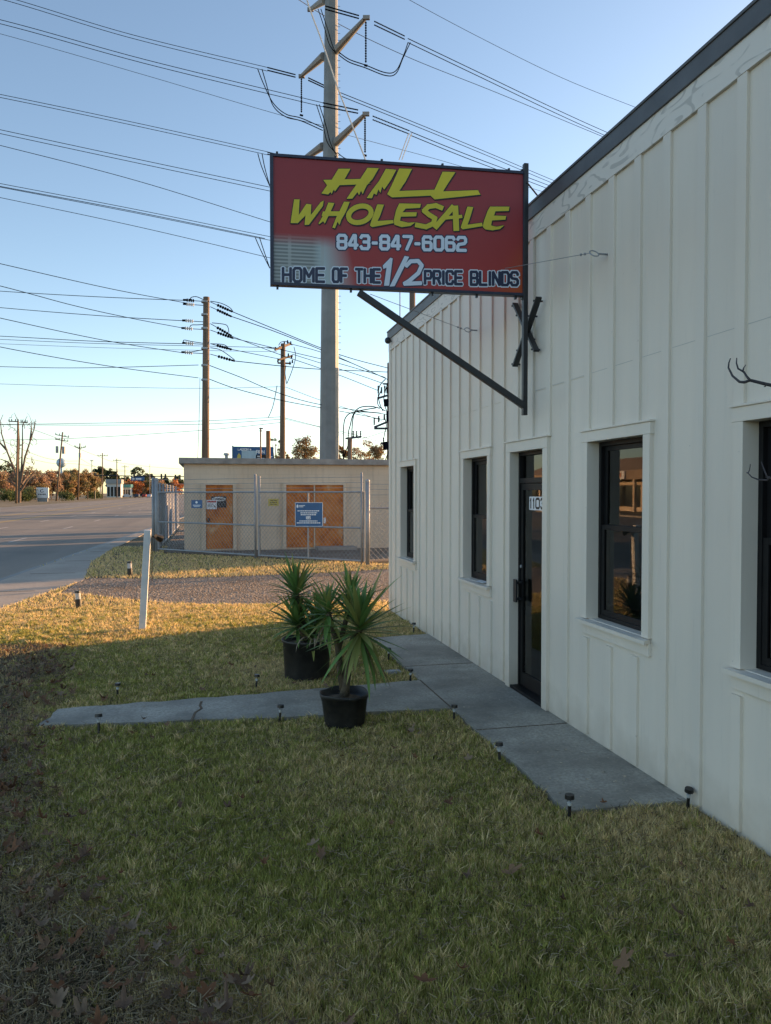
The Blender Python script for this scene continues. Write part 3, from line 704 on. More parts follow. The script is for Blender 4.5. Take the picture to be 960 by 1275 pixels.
fl.stroke(TWO, 5.0, .35); fl.m.build('fraction', M['let_white'], panel)
# post, brace, cross bracket, stays
pm_ = MB(); ptop = atX(655.5, 203, PX); pm_.box((PX - .022, pb.y - .024, pb.z), (PX + .022, pb.y + .024, ptop.z)); pm_.build('post', M['black_metal'], sign, bevel=.004)
bm_ = MB(); bs = onsign(447, 363, -.03); bm_.bar(bs, (PX, pb.y - .0, atX(653, 506, PX).z), .055, .055); bm_.build('brace', M['black_metal'], sign, bevel=.003)
for (p, q) in (((671, 370), (641, 456)), ((641, 378), (668, 437))):
    a = atX(p[0], p[1], WX - .055 - (.022 if p[0] > 660 else 0)); b = atX(q[0], q[1], WX - .055 - (.022 if p[0] > 660 else 0))
    x = MB(); x.bar(a, b, .02, .055, up=(1, 0, 0)); x.bar(a + Vector((-.012, .0, 0)), b + Vector((-.012, 0, 0)), .012, .03, up=(1, 0, 0))
    for t in (.04, .25, .75, .96):
        c = a.lerp(b, t); x.cyl(c + Vector((-.03, .03, 0)), c + Vector((.06, .03, 0)), .009, n=6)
    x.build('cross_bracket', M['black_metal'], sign)
for yy in (346, 352, 358, 364, 372):
    c = atX(649, yy, PX - .03); hw = MB(); hw.sphere(c, .013, n=6, m=4); hw.cyl(c, c + Vector((.05, 0, 0)), .006, n=5); hw.build('bolt', M['galv'], sign)
st = MB(); a = atX(656, 227, PX); b = atX(676, 252, WX + .1); st.cyl(a, b, .008, n=6); st.build('stay_rod', M['black_metal'], sign)
def stay(pe, pa, sgn, label):
    eye = atX(pe[0], pe[1], WX - .09); end = onsign(pa[0], pa[1], sgn)
    s = MB(); s.cyl(Vector((WX + .02, eye.y, eye.z)), eye, .008, n=6)
    rg = [eye + Vector((-.035 + .035 * math.cos(t), 0.03 * math.sin(t), .03 * math.sin(t))) for t in np.linspace(0, 2 * math.pi, 15)]
    s.tube(rg, .005, 5); a = eye + Vector((-.07, 0, 0)); s.cyl(a, end, .0028, n=5)
    for t in (.05, .09): s.sphere(a.lerp(end, t), .011, n=6, m=4)
    o = s.build('stay_cable', M['galv'], sign)
    return o
stay((745, 316), (628, 335), .02, ''); stay((586, 411), (462, 364), -.06, '')

# ------------------------------------------------------------------ potted yuccas
class Leaves:
    def __init__(s): s.V = []; s.F = []; s.C = []
    def blade(s, p, az, el, L, wd, droop, colr, nseg=6, fold=.35):
        p = Vector(p); k = len(s.V); h = Vector((math.cos(az), math.sin(az), 0)); side = Vector((-math.sin(az), math.cos(az), 0))
        e = el
        for i in range(nseg + 1):
            t = i / nseg; ww = wd * (.55 + 1.2 * t if t < .3 else (.91 if t < .45 else .91 * (1 - ((t - .45) / .55) ** 1.6))) + .0006
            up = Vector((0, 0, 1)) * math.cos(e) - h * math.sin(e)
            c = np.array(colr) * (0.8 + .3 * t)
            for q in (-1, 0, 1):
                s.V.append(tuple(p + side * (q * ww / 2) + up * (abs(q) * ww * fold / 2))); s.C.append(c)
            d = h * math.cos(e) + Vector((0, 0, 1)) * math.sin(e); p = p + d * (L / nseg); e -= droop / nseg * (0.4 + 1.2 * t)
        for i in range(nseg):
            a = k + i * 3
            s.F += [(a, a + 1, a + 4, a + 3), (a + 1, a + 2, a + 5, a + 4)]
    def rosette(s, c, n, L, wd, lo=-40, hi=85, dead=0):
        for i in range(n):
            t = i / n; az = i * 2.39996 + random.uniform(-.25, .25)
            el = R(lo + (hi - lo) * (t ** .8)) + random.uniform(-.14, .14)
            l_ = L * random.uniform(.72, 1.08) * (1 - .25 * (t > .85))
            g = random.uniform(.75, 1.25); cc = (.14 * g, .25 * g, .065 * g) if random.random() > .3 else (.28 * g, .30 * g, .085 * g)
            s.blade(Vector(c) + Vector((0, 0, -.06 + .09 * t)), az, el, l_, wd * random.uniform(.8, 1.15), random.uniform(.05, .9) * (1 - t * .6), cc)
        for i in range(dead):
            s.blade(Vector(c) + Vector((0, 0, -.07)), random.uniform(0, 6.28), R(random.uniform(-75, -35)), L * random.uniform(.6, .9), wd * .7, .5, (.20, .15, .07))
    def build(s, name, mat, parent):
        flat = [i for f in s.F for i in f]; n = len(s.F)
        return np_mesh(name, np.array(s.V), flat, np.arange(n) * 4, np.full(n, 4), np.array(s.C), mat, parent=parent, smooth=True)
def pot(label, c, rt, rb, h, dents=False):
    p = MB(); n = 40
    p.lathe(c, [(0.001, .004), (rb, .004), (rb + .004, .02), (rt * .96, h - .035), (rt * 1.0, h - .033), (rt * 1.02, h - .004), (rt * 1.0, h), (rt * .97, h - .006), (rt * .93, h - .06), (.001, h - .062)], n)
    if dents: p.v = [(x + .010 * math.sin(z * 31 + x * 20), y + .008 * math.sin(x * 30), z + ((.004 * math.sin(5 * math.atan2(y - c[1], x - c[0])) + .006 * math.sin(2.3 * math.atan2(y - c[1], x - c[0]))) if z > h * .8 else 0)) for x, y, z in p.v]
    o = p.build('flower_pot', M['pot'], None, c, smooth=True); tag(o, label, 'flower pot', 'black nursery pots on the lawn'); o.data.update()
    return o
pc1 = gnd(428, 901); pc1.z = .0; pot('smaller scuffed black pot holding the bare-stemmed yucca, on the path edge', pc1, .215, .17, .28, True)
pc2 = gnd(382, 842); pc2.z = -.01; pot('taller black pot behind, with pale dried leaves hanging over its rim', pc2, .27, .235, .43)
yu = thing('yucca_plant', 'forked bare-stemmed yucca with green sword leaves in the smaller pot', 'yucca', (pc1.x, pc1.y, .22), 'yuccas in black pots')
so_ = MB(); so_.lathe((pc1.x, pc1.y, .21), [(.001, .035), (.07, .03), (.14, .012), (.196, .004)], 26); so_.build('soil', M['soil'], yu, smooth=True)
d1 = pc1.x * _sy + pc1.y * _cy
hA, hB, hC = at(448, 783, d1 - .08), at(408, 762, d1 + .05), at(436, 748, d1 + .18)
sm = MB(); base = Vector((pc1.x + .02, pc1.y, .22))
sm.tube([base + Vector((-.02, 0, 0)), base + Vector((.0, 0, .1)), at(434, 825, d1), hA], [.05, .034, .030, .028], 10)
sm.tube([base + Vector((.0, .04, 0)), at(424, 838, d1 + .06), at(420, 800, d1 + .06), hB], [.04, .030, .026, .024], 10)
sm.tube([at(421, 810, d1 + .06), at(430, 775, d1 + .12), hC], [.024, .022, .02], 8); sm.build('stem', M['stem'], yu, smooth=True)
lv = Leaves(); lv.rosette(hA, 76, .57, .050, -70, 86, 6); lv.rosette(hB, 46, .36, .044, -60, 84, 4); lv.rosette(hC, 36, .40, .042, -30, 87)
for i in range(16): lv.blade(base + Vector((0, 0, .02)), random.uniform(0, 6.28), R(random.uniform(0, 60)), random.uniform(.05, .14), .006, .9, (.17, .13, .07))
lv.build('leaves', M['yucca'], yu)
yu2 = thing('yucca_plant', 'dense dark yucca with stiff leaves crowding the taller black pot', 'yucca', (pc2.x, pc2.y, .36), 'yuccas in black pots')
so_ = MB(); so_.lathe((pc2.x, pc2.y, .355), [(.001, .03), (.15, .02), (.25, .004)], 26); so_.build('soil', M['soil'], yu2, smooth=True)
d2 = pc2.x * _sy + pc2.y * _cy
h1, h2, h3, h4 = at(369, 738, d2), at(370, 776, d2 - .05), at(397, 772, d2 + .08), at(388, 790, d2 - .02)
sm = MB(); b2 = Vector((pc2.x, pc2.y, .36))
for q, r_ in ((h1, .03), (h2, .026), (h3, .026)): sm.tube([b2 + (q - b2) * .0, b2.lerp(q, .5) + Vector((.01, 0, 0)), q], [r_ * 1.3, r_, r_ * .8], 8)
sm.build('stem', M['stem'], yu2, smooth=True)
lv = Leaves(); lv.rosette(h1, 70, .45, .042, -25, 89); lv.rosette(h2, 66, .44, .048, -25, 80); lv.rosette(h3, 62, .42, .046, -20, 85); lv.rosette(h4, 36, .36, .044, -25, 60)
lv.build('leaves', M['yucca'], yu2)
lv = Leaves(); rim = Vector((pc2.x + .05, pc2.y - .27, .44))
for az, L_ in ((-2.3, .42), (-1.2, .36), (-1.7, .3), (-.8, .2), (-2.0, .22)): lv.blade(rim, az, R(30), L_, .022, 2.6, (.34, .27, .18))
lv.build('dried_leaves', M['yucca'], yu2)

# ------------------------------------------------------------------ solar stake lights
def make_solar(label, c, s=1.0, tilt=(0, 0), big=False):
    o = thing('solar_light', label, 'solar light', (c[0], c[1], 0), 'solar stake lights along the paths')
    k = Vector((c[0], c[1], 0)); z = (.105 if big else .085) * s; zc_ = z + (.07 if big else .042) * s; rc = .033 if big else .030
    a = MB(); a.cyl(k + Vector((0, 0, -.05)), k + Vector((0, 0, z)), .010 * s, .011 * s, 10); a.build('stake', M['plastic_black'], o)
    a = MB()
    if big: a.cyl(k + Vector((0, 0, z)), k + Vector((0, 0, zc_ + .005)), .03 * s, .03 * s, 14)
    else: a.lathe(k, [(.011 * s, z), (.013 * s, z + .008 * s), (.016 * s, z + .020 * s), (.003, z + .026 * s)], 12)
    a.build('lens', M['lens'], o)
    a = MB(); a.cyl(k + Vector((0, 0, zc_)), k + Vector((0, 0, zc_ + .026 * s)), rc * s, (rc - .002) * s, 20)
    if not big:
        for t in range(3): q = Vector((math.cos(t * 2.1), math.sin(t * 2.1), 0)) * .014 * s; a.cyl(k + q * .7 + Vector((0, 0, z)), k + q + Vector((0, 0, zc_ + .001)), .0016, n=4)
    a.build('cap', M['plastic_black'], o, bevel=.003)
    if big:
        a = MB(); a.cyl(k + Vector((0, 0, -.02)), k + Vector((0, 0, z)), .034 * s, .034 * s, 14); a.build('base', M['plastic_black'], o)
    o.rotation_euler = (tilt[0], tilt[1], random.uniform(0, 3)); return o
SOL = [((146, 869), 'left solar light at the far edge of the cross path, nearest the road', .0, .03), ((123, 913), 'leaning solar light at the path end nearest the road, near edge', .22, .1), ((319, 858), 'solar light in grass on the far side of the cross path, left of the pots', 0, 0),
       ((348, 899), 'solar light on the near side of the cross path, left of the smaller pot', .05, 0), ((511, 850), 'solar light at the corner where the cross path meets the wall path, far side', 0, -.04), ((565, 898), 'solar light at the near inner corner of the two paths', 0, .04),
       ((622, 950), 'solar light beside the wall path, second from its near end', .03, .03), ((709, 1020), 'solar light at the near left corner of the wall path', 0, 0), ((856, 1007), 'tilted solar light against the white wall at the near path end', -.1, -.18),
       ((484, 822), 'small solar light half hidden behind the yucca leaves', 0, 0), ((515, 789), 'solar light tucked against the wall at the far path end', .1, 0)]
for (px, py), lab, tx, ty in SOL: make_solar(lab, gnd(px, py), random.uniform(.92, 1.04), (tx + random.uniform(-.07, .07), ty + random.uniform(-.07, .07)))
make_solar('thick white-banded solar light at the gravel edge, nearer the road', gnd(98, 757), 1.5, (0, .06), True)
make_solar('thick white-banded solar light in brown grass beyond the gravel', gnd(162, 717), 1.75, (0, .05), True)
lid = MB(); c = gnd(489, 838); lid.box((c.x - .09, c.y - .06, .0), (c.x + .09, c.y + .06, .025)); lid.box((c.x - .075, c.y - .045, .025), (c.x + .075, c.y + .045, .03))
tag(lid.build('utility_box', M['galv'], None, c, bevel=.004), 'small grey utility box set in the grass right of the yuccas', 'utility box')

rng = np.random.default_rng(88); cx2 = rng.uniform(2.2, 2.95, 260); cy2 = rng.uniform(4.4, 10.1, 260); cx3 = rng.uniform(-1.3, 2.1, 110); cy3 = rng.uniform(6.9, 7.5, 110)
dm = MB()
for q_x, q_y in zip(np.concatenate([cx2, cx3]), np.concatenate([cy2, cy3])):
    s_ = random.uniform(.004, .014); a_ = random.uniform(0, 6.28); pts_ = [(q_x + s_ * random.uniform(.5, 1.2) * math.cos(a_ + j * 1.257), q_y + s_ * random.uniform(.5, 1.2) * math.sin(a_ + j * 1.257), .022 + random.uniform(0, .006)) for j in range(5)]; dm.add(pts_, [(0, 1, 2, 3, 4)])
struct(dm.build('path_debris', M['paper'] if False else pm('debris_chips', (.42, .36, .27), .9, .6, 40, 0)), 'stuff', 'small pale chips and leaf bits scattered on the concrete walk')
# white post with a lamp
pw = gnd(177, 783); dpw = pw.x * _sy + pw.y * _cy; tw_ = at(184, 660, dpw)
wp = thing('white_post', 'slightly leaning white wooden post standing in the sunlit grass', 'post', (pw.x, pw.y, 0))
a = MB(); a.bar(Vector((pw.x, pw.y, -.05)), tw_, .095, .095, up=(0, 1, 0)); a.build('shaft', M['white_paint'], wp, bevel=.006)
s_ = MB(); c = tw_ + Vector((.06, 0, -.09)); s_.cyl(c, c + Vector((.05, 0, -.02)), .012, n=8); s_.tube([c + Vector((.05, -.02, -.0)), c + Vector((.10, .03, -.03)), c + Vector((.125, .05, -.042))], [.035, .055, .058], 12); s_.cyl(tw_ + Vector((.06, .0, -.1)), tw_ + Vector((.055, 0, -.75)), .006, n=5); lampo = s_.build('spotlight', M['plastic_black'], wp)
s_ = MB(); s_.cyl(c + Vector((.124, .049, -.0415)), c + Vector((.13, .053, -.045)), .05, n=14); s_.build('lens', M['sign_white'], lampo)

# ------------------------------------------------------------------ pump house
HY = 27.3; hx0 = atY(229, 614, HY).x; hx1 = 14.2; HT = 3.02
ph = thing('pump_house', 'low tan flat-roofed utility building with rusty doors behind the chain-link fence', 'building', ((hx0 + hx1) / 2, HY + 2.1, 0))
a = MB(); a.box((hx0, HY, -.05), (hx1, 31.4, HT)); 
for (p0, p1, q0) in ((299, 349, 590), (437, 485, 588)):
    A, B = atY(p0, q0, HY), atY(p1, q0, HY); zz = A.z
    a.box((A.x, HY - .012, .15), (A.x + .03, HY + .01, zz)); a.box((B.x - .03, HY - .012, .15), (B.x, HY + .01, zz)); a.box((A.x + .03, HY - .012, zz - .03), (B.x - .03, HY + .01, zz))
a.build('wall', M['tan_wall'], ph)
a = MB(); a.box((hx0 - .16, HY - .2, HT - .004), (hx1 + .16, 31.6, HT + .20)); a.build('roof', M['concrete_slab'], ph, bevel=.012)
v = MB(); c = atY(282, 574, HY + .8); v.cyl((c.x, HY + .8, HT + .19), (c.x, HY + .8, HT + .34), .06, n=10); v.cyl((c.x, HY + .8, HT + .34), (c.x, HY + .8, HT + .42), .11, .09, 12); v.build('roof_vent', M['galv'], ph)
def rdoor(x0p, x1p, ytop, ybot, name='door', light=False):
    A, B = atY(x0p, ytop, HY), atY(x1p, ybot, HY)
    f = MB(); z1 = A.z; z0 = .06
    f.box((A.x, HY - .03, z0), (B.x, HY + .02, z1)); d = f.build(name, M['rust_door'], ph)
    return A.x, B.x, z0, z1, d
a0, a1, z0, z1, d_ = rdoor(256.5, 290, 604, 684)
fr_ = MB()
for (xa, xb, zt_) in ((a0, a1, z1),):
    fr_.box((xa - .16, HY - .09, .0), (xa - .01, HY + .01, zt_ + .06)); fr_.box((xb + .01, HY - .09, .0), (xb + .13, HY + .01, zt_ + .06)); fr_.box((xa - .01, HY - .09, zt_ + .005), (xb + .01, HY + .01, zt_ + .06))
fr_.build('door_frame', M['tan_wall'], ph)
hd = MB(); hd.box((a0 + .06, HY - .09, 1.0), (a0 + .12, HY - .03, 1.13)); hd.build('handle', M['black_metal'], d_)
b0, b1, _, z2, d2_ = rdoor(356.5, 390.5, 604, 684)
c0, c1, _, _, d3_ = rdoor(392.5, 427, 604, 684)
d3_['label'] = 'paler rusty door leaf with flaking tan paint'
fr_ = MB(); fr_.box((b0 - .13, HY - .09, 0), (b0 - .01, HY + .01, z2 + .09)); fr_.box((c1 + .01, HY - .09, 0), (c1 + .11, HY + .01, z2 + .09)); fr_.box((b0 - .01, HY - .09, z2 + .01), (c1 + .01, HY + .01, z2 + .09)); fr_.box((b1 + .012, HY - .045, .06), (c0 - .012, HY + .01, z2)); fr_.build('door_frame', M['tan_wall'], ph)
st_ = MB(); st_.box((atY(392, 680, HY).x, HY - .75, -.02), (atY(440, 680, HY).x, HY - .06, .10)); st_.build('step', M['concrete_slab'], ph, bevel=.01)
for xx, dpar in ((a1, d_), (b0, d2_), (c1, d3_)):
    for zz in (.4, 1.1, z2 - .25): hg = MB(); hg.cyl((xx, HY - .045, zz - .07), (xx, HY - .045, zz + .07), .022, n=8); hg.build('hinge', M['rust_pole'], dpar)
hs = MB(); q = atY(404, 648, HY); hs.box((q.x - .04, HY - .08, q.z - .1), (q.x + .04, HY - .03, q.z + .1)); hs.build('handle', M['sign_white'], d3_)
# signs on the pump house
def plate(name, label, x0, x1, y0, y1, Y, mat, cat='sign'):
    A, B = atY(x0, y0, Y), atY(x1, y1, Y)
    a = MB(); a.box((A.x, Y - .012, B.z), (B.x, Y, A.z)); o = thing(name, label, cat, ((A.x + B.x) / 2, Y, B.z)); a.build('plate', mat, o, bevel=.003); return o, A, B
def pflat(Y, h=.0135): return Flat(lambda x, y, hh: (lambda p: Vector((p.x, Y - h - hh, p.z)))(atY(x, y, Y)), .0006, .0001)
o, A, B = plate('danger_sign', 'dark warning sign reading DANGER in a white oval on the rusty single door', 263, 282, 618, 632, HY - .034, M['black_metal'])
f = pflat(HY - .034); f.poly(ell(272.5, 621.4, 8.6, 2.7, 0, 20)[:-1]); f.m.build('oval', M['sign_white'], o)
f = pflat(HY - .034, .017); f.word('DANGER', 265.6, 279.4, 619.8, 623.0, .62, gap=.45); f.m.build('lettering', M['ink'], o)
o, A, B = plate('notice_sign', 'small white notice with a red heading overlapping the dark warning sign', 257, 270, 622.5, 634, HY - .056, M['sign_white'])
f = pflat(HY - .056); f.poly([(258, 623.6), (269, 623.6), (269, 625.6), (258, 625.6)]); f.m.build('heading', M['sign_red'], o)
f = pflat(HY - .056)
for i, (yy, xe) in enumerate(((627.4, 266), (629, 264.5), (630.6, 265.5))): f.poly([(258.4, yy), (xe, yy), (xe, yy + .5), (258.4, yy + .5)])
f.poly([(265.5, 628.5), (268.5, 630.5), (268.3, 632.5), (266.6, 631)]); f.m.build('text', M['ink'], o)
o, A, B = plate('wall_notice', 'little yellow notice on the tan wall between the rusty doors', 334, 347, 621, 630, HY - .002, M['sign_yellow'])
f = pflat(HY - .002)
for yy in (623, 625.2, 627.4): f.poly([(336, yy), (345, yy), (345, yy + .7), (336, yy + .7)])
f.m.build('text', M['ink'], o)

# ------------------------------------------------------------------ chain-link fence and gates
FA = col(195, 26.0); FB = col(320, 23.3); FC = col(456, 21.3)
FH = 2.03
def chain(p, q, z0, z1, pitch=.10, r=.0048):
    """diamond wire mesh between two ground points"""
    p, q = Vector(p), Vector(q); L = (q - p).length; d = (q - p) / L; m_ = MB(); H_ = z1 - z0; nrm = Vector((-d.y, d.x, 0))
    def pt(s, z): return p + d * s + Vector((0, 0, z))
    s = -H_
    while s < L:
        for k in (0, 1):
            s0, s1, za, zb_ = s, s + H_, z0, z1
            if s0 < 0: za = z0 + (0 - s0); s0 = 0
            if s1 > L: zb_ = z1 - (s1 - L); s1 = L
            if zb_ - za > .02:
                if k: A_, B_ = pt(s0, z0 + z1 - za), pt(s1, z0 + z1 - zb_)
                else: A_, B_ = pt(s0, za), pt(s1, zb_)
                m_.cyl(A_ + nrm * (.002 if k else -.002), B_ + nrm * (.002 if k else -.002), r, n=3, caps=False)
        s += pitch * 1.41
    return m_
def rail(mb, p, q, z, r): mb.cyl(Vector((p[0], p[1], z)), Vector((q[0], q[1], z)), r, n=8)
def gate(p, q, label, inner=None):
    p, q = Vector(p), Vector(q); g = thing('fence_gate', label, 'gate', ((p.x + q.x) / 2, (p.y + q.y) / 2, 0), 'chain-link gate leaves')
    d = (q - p).normalized(); a, b = p + d * .07, q - d * .07
    fr = MB()
    for z in (.10, 1.02, FH): rail(fr, a, b, z, .026)
    for e in [a, b] + ([a.lerp(b, inner)] if inner else []): fr.cyl(e + Vector((0, 0, .09)), e + Vector((0, 0, FH + .01)), .026, n=8)
    fr.build('frame', M['galv'], g)
    chain(a, b, .1, FH + .03).build('wire_mesh', M['galv'], g)
    bw = MB()
    for z in (FH + .12, FH + .27, FH + .42): bw.cyl(a + Vector((0, 0, z)), b + Vector((0, 0, z)), .006, n=4)
    bw.build('barbed_wire', M['galv'], g); return g
gate(FA, FB, 'left chain-link gate leaf, in front of the rusty single door'); gate(FB, FC, 'right chain-link gate leaf carrying the large blue sign', .49)
fe = thing('chain_link_fence', 'grey chain-link fence running back from the corner post along the yard by the road', 'fence', FA, 'chain-link fence round the yard')
def post(x, y, h, r, par):
    a = MB(); a.cyl((x, y, -.05), (x, y, h), r, n=10); a.sphere((x, y, h), r * 1.1, n=10, m=5); return a.build('post', M['galv'], par, smooth=True)
post(FA.x, FA.y, FH + .42, .065, fe); post(FA.x - .12, FA.y + .15, FH + .45, .055, fe)
sd = Vector((FA.x + .10, FA.y, 0)); 
for yy in (28.6, 30.6, 33., 35.6, 38.6, 42.): post(FA.x + .03, yy, FH + .3, .04, fe)
r_ = MB(); pA, pE = (FA.x + .03, FA.y + .1), (FA.x + .03, 46)
for z in (.12, FH): rail(r_, pA, pE, z, .025)
for z in (FH + .12, FH + .22, FH + .3): r_.cyl((*pA, z), (*pE, z), .006, n=4)
r_.build('rail', M['galv'], fe); chain((*pA, 0), (*pE, 0), .06, FH, .11).build('wire_mesh', M['galv'], fe)
fe2 = thing('chain_link_fence', 'chain-link fence continuing right from the thick gate post, behind the white shop', 'fence', FC, 'chain-link fence round the yard')
post(FC.x + .02, FC.y - .1, FH + .30, .06, fe2); post(FC.x - .12, FC.y + .05, FH + .52, .03, fe2)
mid = thing('gate_post', 'pair of warm-lit gate posts meeting between the two gate leaves', 'post', FB)
post(FB.x - .05, FB.y + .02, FH + .52, .035, mid); post(FB.x + .07, FB.y - .02, FH + .46, .035, mid)
FD = FC + Vector((6.5, 1.2, 0)); r_ = MB(); rail(r_, FC, FD, 1.58, .025)
for z in (1.95, 2.1, 2.25): r_.cyl(FC + Vector((.1, 0, z)), FD + Vector((0, 0, z)), .006, n=4)
r_.build('rail', M['galv'], fe2); chain(FC + Vector((.1, 0, 0)), FD, .12, 1.78, .11).build('wire_mesh', M['galv'], fe2); post(FD.x, FD.y, 2.2, .04, fe2); post((FC.x + FD.x) / 2, (FC.y + FD.y) / 2, 2.2, .04, fe2)
# big blue sign on the right gate, small blue sign on the left gate
gd = (FC - FB).normalized(); gn = Vector((gd.y, -gd.x, 0)); gn = gn if gn.dot(-FWD) > 0 else -gn
def ongate(px, py, h=0., base=None, nn=None):
    base = base or FB; nn = nn or gn; r = ray(px, py); return O + r * ((base - O).dot(nn) / r.dot(nn)) + nn * h
def gplate(name, label, x0, x1, y0, y1, base, nn, mat):
    A, B, C, D = [ongate(x, y, .035, base, nn) for x, y in ((x0, y0), (x1, y0), (x1, y1), (x0, y1))]
    B.z = A.z; C.z = D.z
    o = thing(name, label, 'sign', (A + C) / 2); b = MB(); k = nn * .008
    b.add([A + k, B + k, C + k, D + k, A, B, C, D], [(3, 2, 1, 0), (4, 5, 6, 7), (0, 1, 5, 4), (1, 2, 6, 5), (2, 3, 7, 6), (3, 0, 4, 7)]); b.build('plate', mat, o); return o
o = gplate('notice_board', 'large blue notice sign with white lines of text wired to the right gate leaf', 368.5, 403, 625.5, 655.5, FB, gn, M['sign_blue'])
def gflat(base, nn, h=.0445): return Flat(lambda x, y, hh: ongate(x, y, h + hh, base, nn), .0006, .0001)
f = gflat(FB, gn)
e = lambda a, b, y, h_: f.poly([(a, y), (b, y), (b, y + h_), (a, y + h_)])
for (a, b, y) in ((371.6, 398.6, 635.4), (375.3, 396, 637.9), (375.6, 394.6, 640.2), (374, 396.6, 648.0), (370.8, 400.2, 650.4)):
    x = a
    while x < b: w_ = random.uniform(.9, 2.6); e(x, min(b, x + w_), y, 1.25); x += w_ + .45
e(373.5, 381, 629.0, .8); e(373.5, 379, 630.6, .8)
f.poly(ell(371.7, 630.3, 1.2, 2.2, 0, 12)[:-1])
f.word('185', 382.0, 388.3, 642.6, 646.6, .75, gap=.45, wI=.4); f.m.build('text', M['sign_white'], o)
bd = Flat(lambda x, y, hh: ongate(x, y, .0445 + hh, FB, gn), .0003, .0001)
for p, q in (((368.8, 625.8), (402.7, 625.8)), ((368.8, 655.2), (402.7, 655.2)), ((368.8, 625.8), (368.8, 655.2)), ((402.7, 625.8), (402.7, 655.2))): bd.seg(p, q, .5, 0)
bd.m.build('border', M['sign_white'], o)
gd2 = (FB - FA).normalized(); gn2 = Vector((gd2.y, -gd2.x, 0)); gn2 = gn2 if gn2.dot(-FWD) > 0 else -gn2
o = gplate('notice_board', 'small blue notice with a white mark hung on the left gate leaf', 239.5, 253, 622.5, 632.5, FA, gn2, M['sign_blue'])
f = gflat(FA, gn2); f.poly(ell(246, 625.4, 1.5, 1.5, 0, 12)[:-1]); f.poly([(241.5, 628.6), (251, 628.6), (251, 629.4), (241.5, 629.4)]); f.poly([(242.5, 630.4), (250, 630.4), (250, 631), (242.5, 631)]); f.m.build('text', M['sign_white'], o)
# unseen cabinets added behind the pump house to cast shadow stripes on the road
for (x, y, sx, sy, sz, lab) in ((4.0, 34.2, 2.2, 2.8, 2.3, 'unseen grey cabinet added behind the pump house for its shadow, nearer'), (5.5, 39.2, 2.0, 2.2, 2.4, 'unseen grey cabinet added behind the pump house for its shadow, farther')):
    cb = thing('added_shade_cabinet', lab, 'cabinet', (x, y, 0), 'shadow-casting cabinets added in the yard'); a = MB(); a.box((x - sx / 2, y - sy / 2, 0), (x + sx / 2, y + sy / 2, sz)); a.box((x - sx / 2 - .06, y - sy / 2 - .06, sz - .002), (x + sx / 2 + .06, y + sy / 2 + .06, sz + .08)); a.build('body', M['store_grey'], cb, bevel=.02)
    a = MB(); a.box((x - sx / 2 + .1, y - sy / 2 - .03, .15), (x - .02, y - sy / 2 + .01, sz - .12)); a.box((x + .02, y - sy / 2 - .03, .15), (x + sx / 2 - .1, y - sy / 2 + .01, sz - .12)); a.build('door', M['galv'], cb)

wh = thing('added_shade_building', 'unseen plain grey building added behind the white shop to shade the road', 'building', (20, 35.5, 0))  # unseen building, added to throw shade over the road and grass strip
a = MB(); a.box((16, 31.8, -.03), (25, 40.5, 5.6)); a.build('wall', M['store_grey'], wh)
a = MB(); a.add([(15.7, 31.5, 5.6), (25.3, 31.5, 5.6), (25.3, 40.8, 5.6), (15.7, 40.8, 5.6), (15.7, 36.1, 6.6), (25.3, 36.1, 6.6)], [(0, 1, 5, 4), (2, 3, 4, 5), (0, 4, 3), (1, 2, 5), (0, 3, 2, 1)]); a.build('roof', M['galv'], wh)
a = MB()
for y in (33.2, 36.4): a.box((15.94, y, 0), (16.02, y + 2.6, 3.2))
a.build('roller_door', M['store_white'], wh)
# ------------------------------------------------------------------ steel transmission pole
SD = 46.0
def P(px, py, d=SD): return at(px, py, d)
spb = col(409.5, SD)
tp = thing('transmission_pole', 'tall grey tapered steel transmission pole rising behind the sign', 'utility pole', (spb.x, spb.y, 0))
a = MB(); top = P(412.8, -60); a.tube([spb, spb.lerp(top, .5), top], [.62, .50, .36], 12); a.build('shaft', M['steel_pole'], tp)
lad = MB()
for i in range(60):
    t = .30 + i * .7 / 60; c = spb.lerp(top, t); rr = .62 - .26 * t; q = c + RGT * (rr * .93); lad.cyl(q, q + RGT * .17, .014, n=4)
lad.build('step_peg', M['black_metal'], tp)
ARMS = [((418, 66), (455.5, 22), -3.2), ((403, 70), (375, 95), 2.6), ((418, 180), (455, 142), -3.2), ((402, 182), (366, 207), 2.6), ((405, 0), (386, 12), 2.4), ((418, -48), (456, -92), -3.2)]
TIPS = []
for (p, q, dd) in ARMS:
    A = P(*p) - FWD * (.0 if dd > 0 else .2); B = P(q[0], q[1], SD + dd); TIPS.append(B)
    arm = MB(); arm.tube([A, B], [.24, .11], 8); ar = arm.build('arm', M['steel_arm'], tp)
    e = MB(); e.bar(B - RGT * .16, B + RGT * .22, .16, .2); e.build('end_plate', M['steel_arm'], ar)
class Split:
    def __init__(s): s.parts = []
    def new(s): m = MB(); s.parts.append(m); return m
    def cyl(s, *a, **k): (s.parts[-1] if s.parts else s.new()).cyl(*a, **k)
    def bar(s, *a, **k): (s.parts[-1] if s.parts else s.new()).bar(*a, **k)
    def tube(s, *a, **k): s.new().tube(*a, **k)
    def build(s, name, mat, parent):
        for m in s.parts: m.build(name, mat, parent)
def insul_string(mb, A, B, n=12, r=.075, rod=.02):
    if isinstance(mb, Split): mb = mb.new()
    mb.cyl(A, B, rod, n=5)
    for i in range(n):
        t = (i + .5) / n; c = A.lerp(B, t); d = (B - A).normalized() * .025; mb.cyl(c - d, c + d, r, r * .8, 7)
def catenary(A, B, sag, n=24): return [A.lerp(B, i / n) - Vector((0, 0, 4 * sag * (i / n) * (1 - i / n))) for i in range(n + 1)]
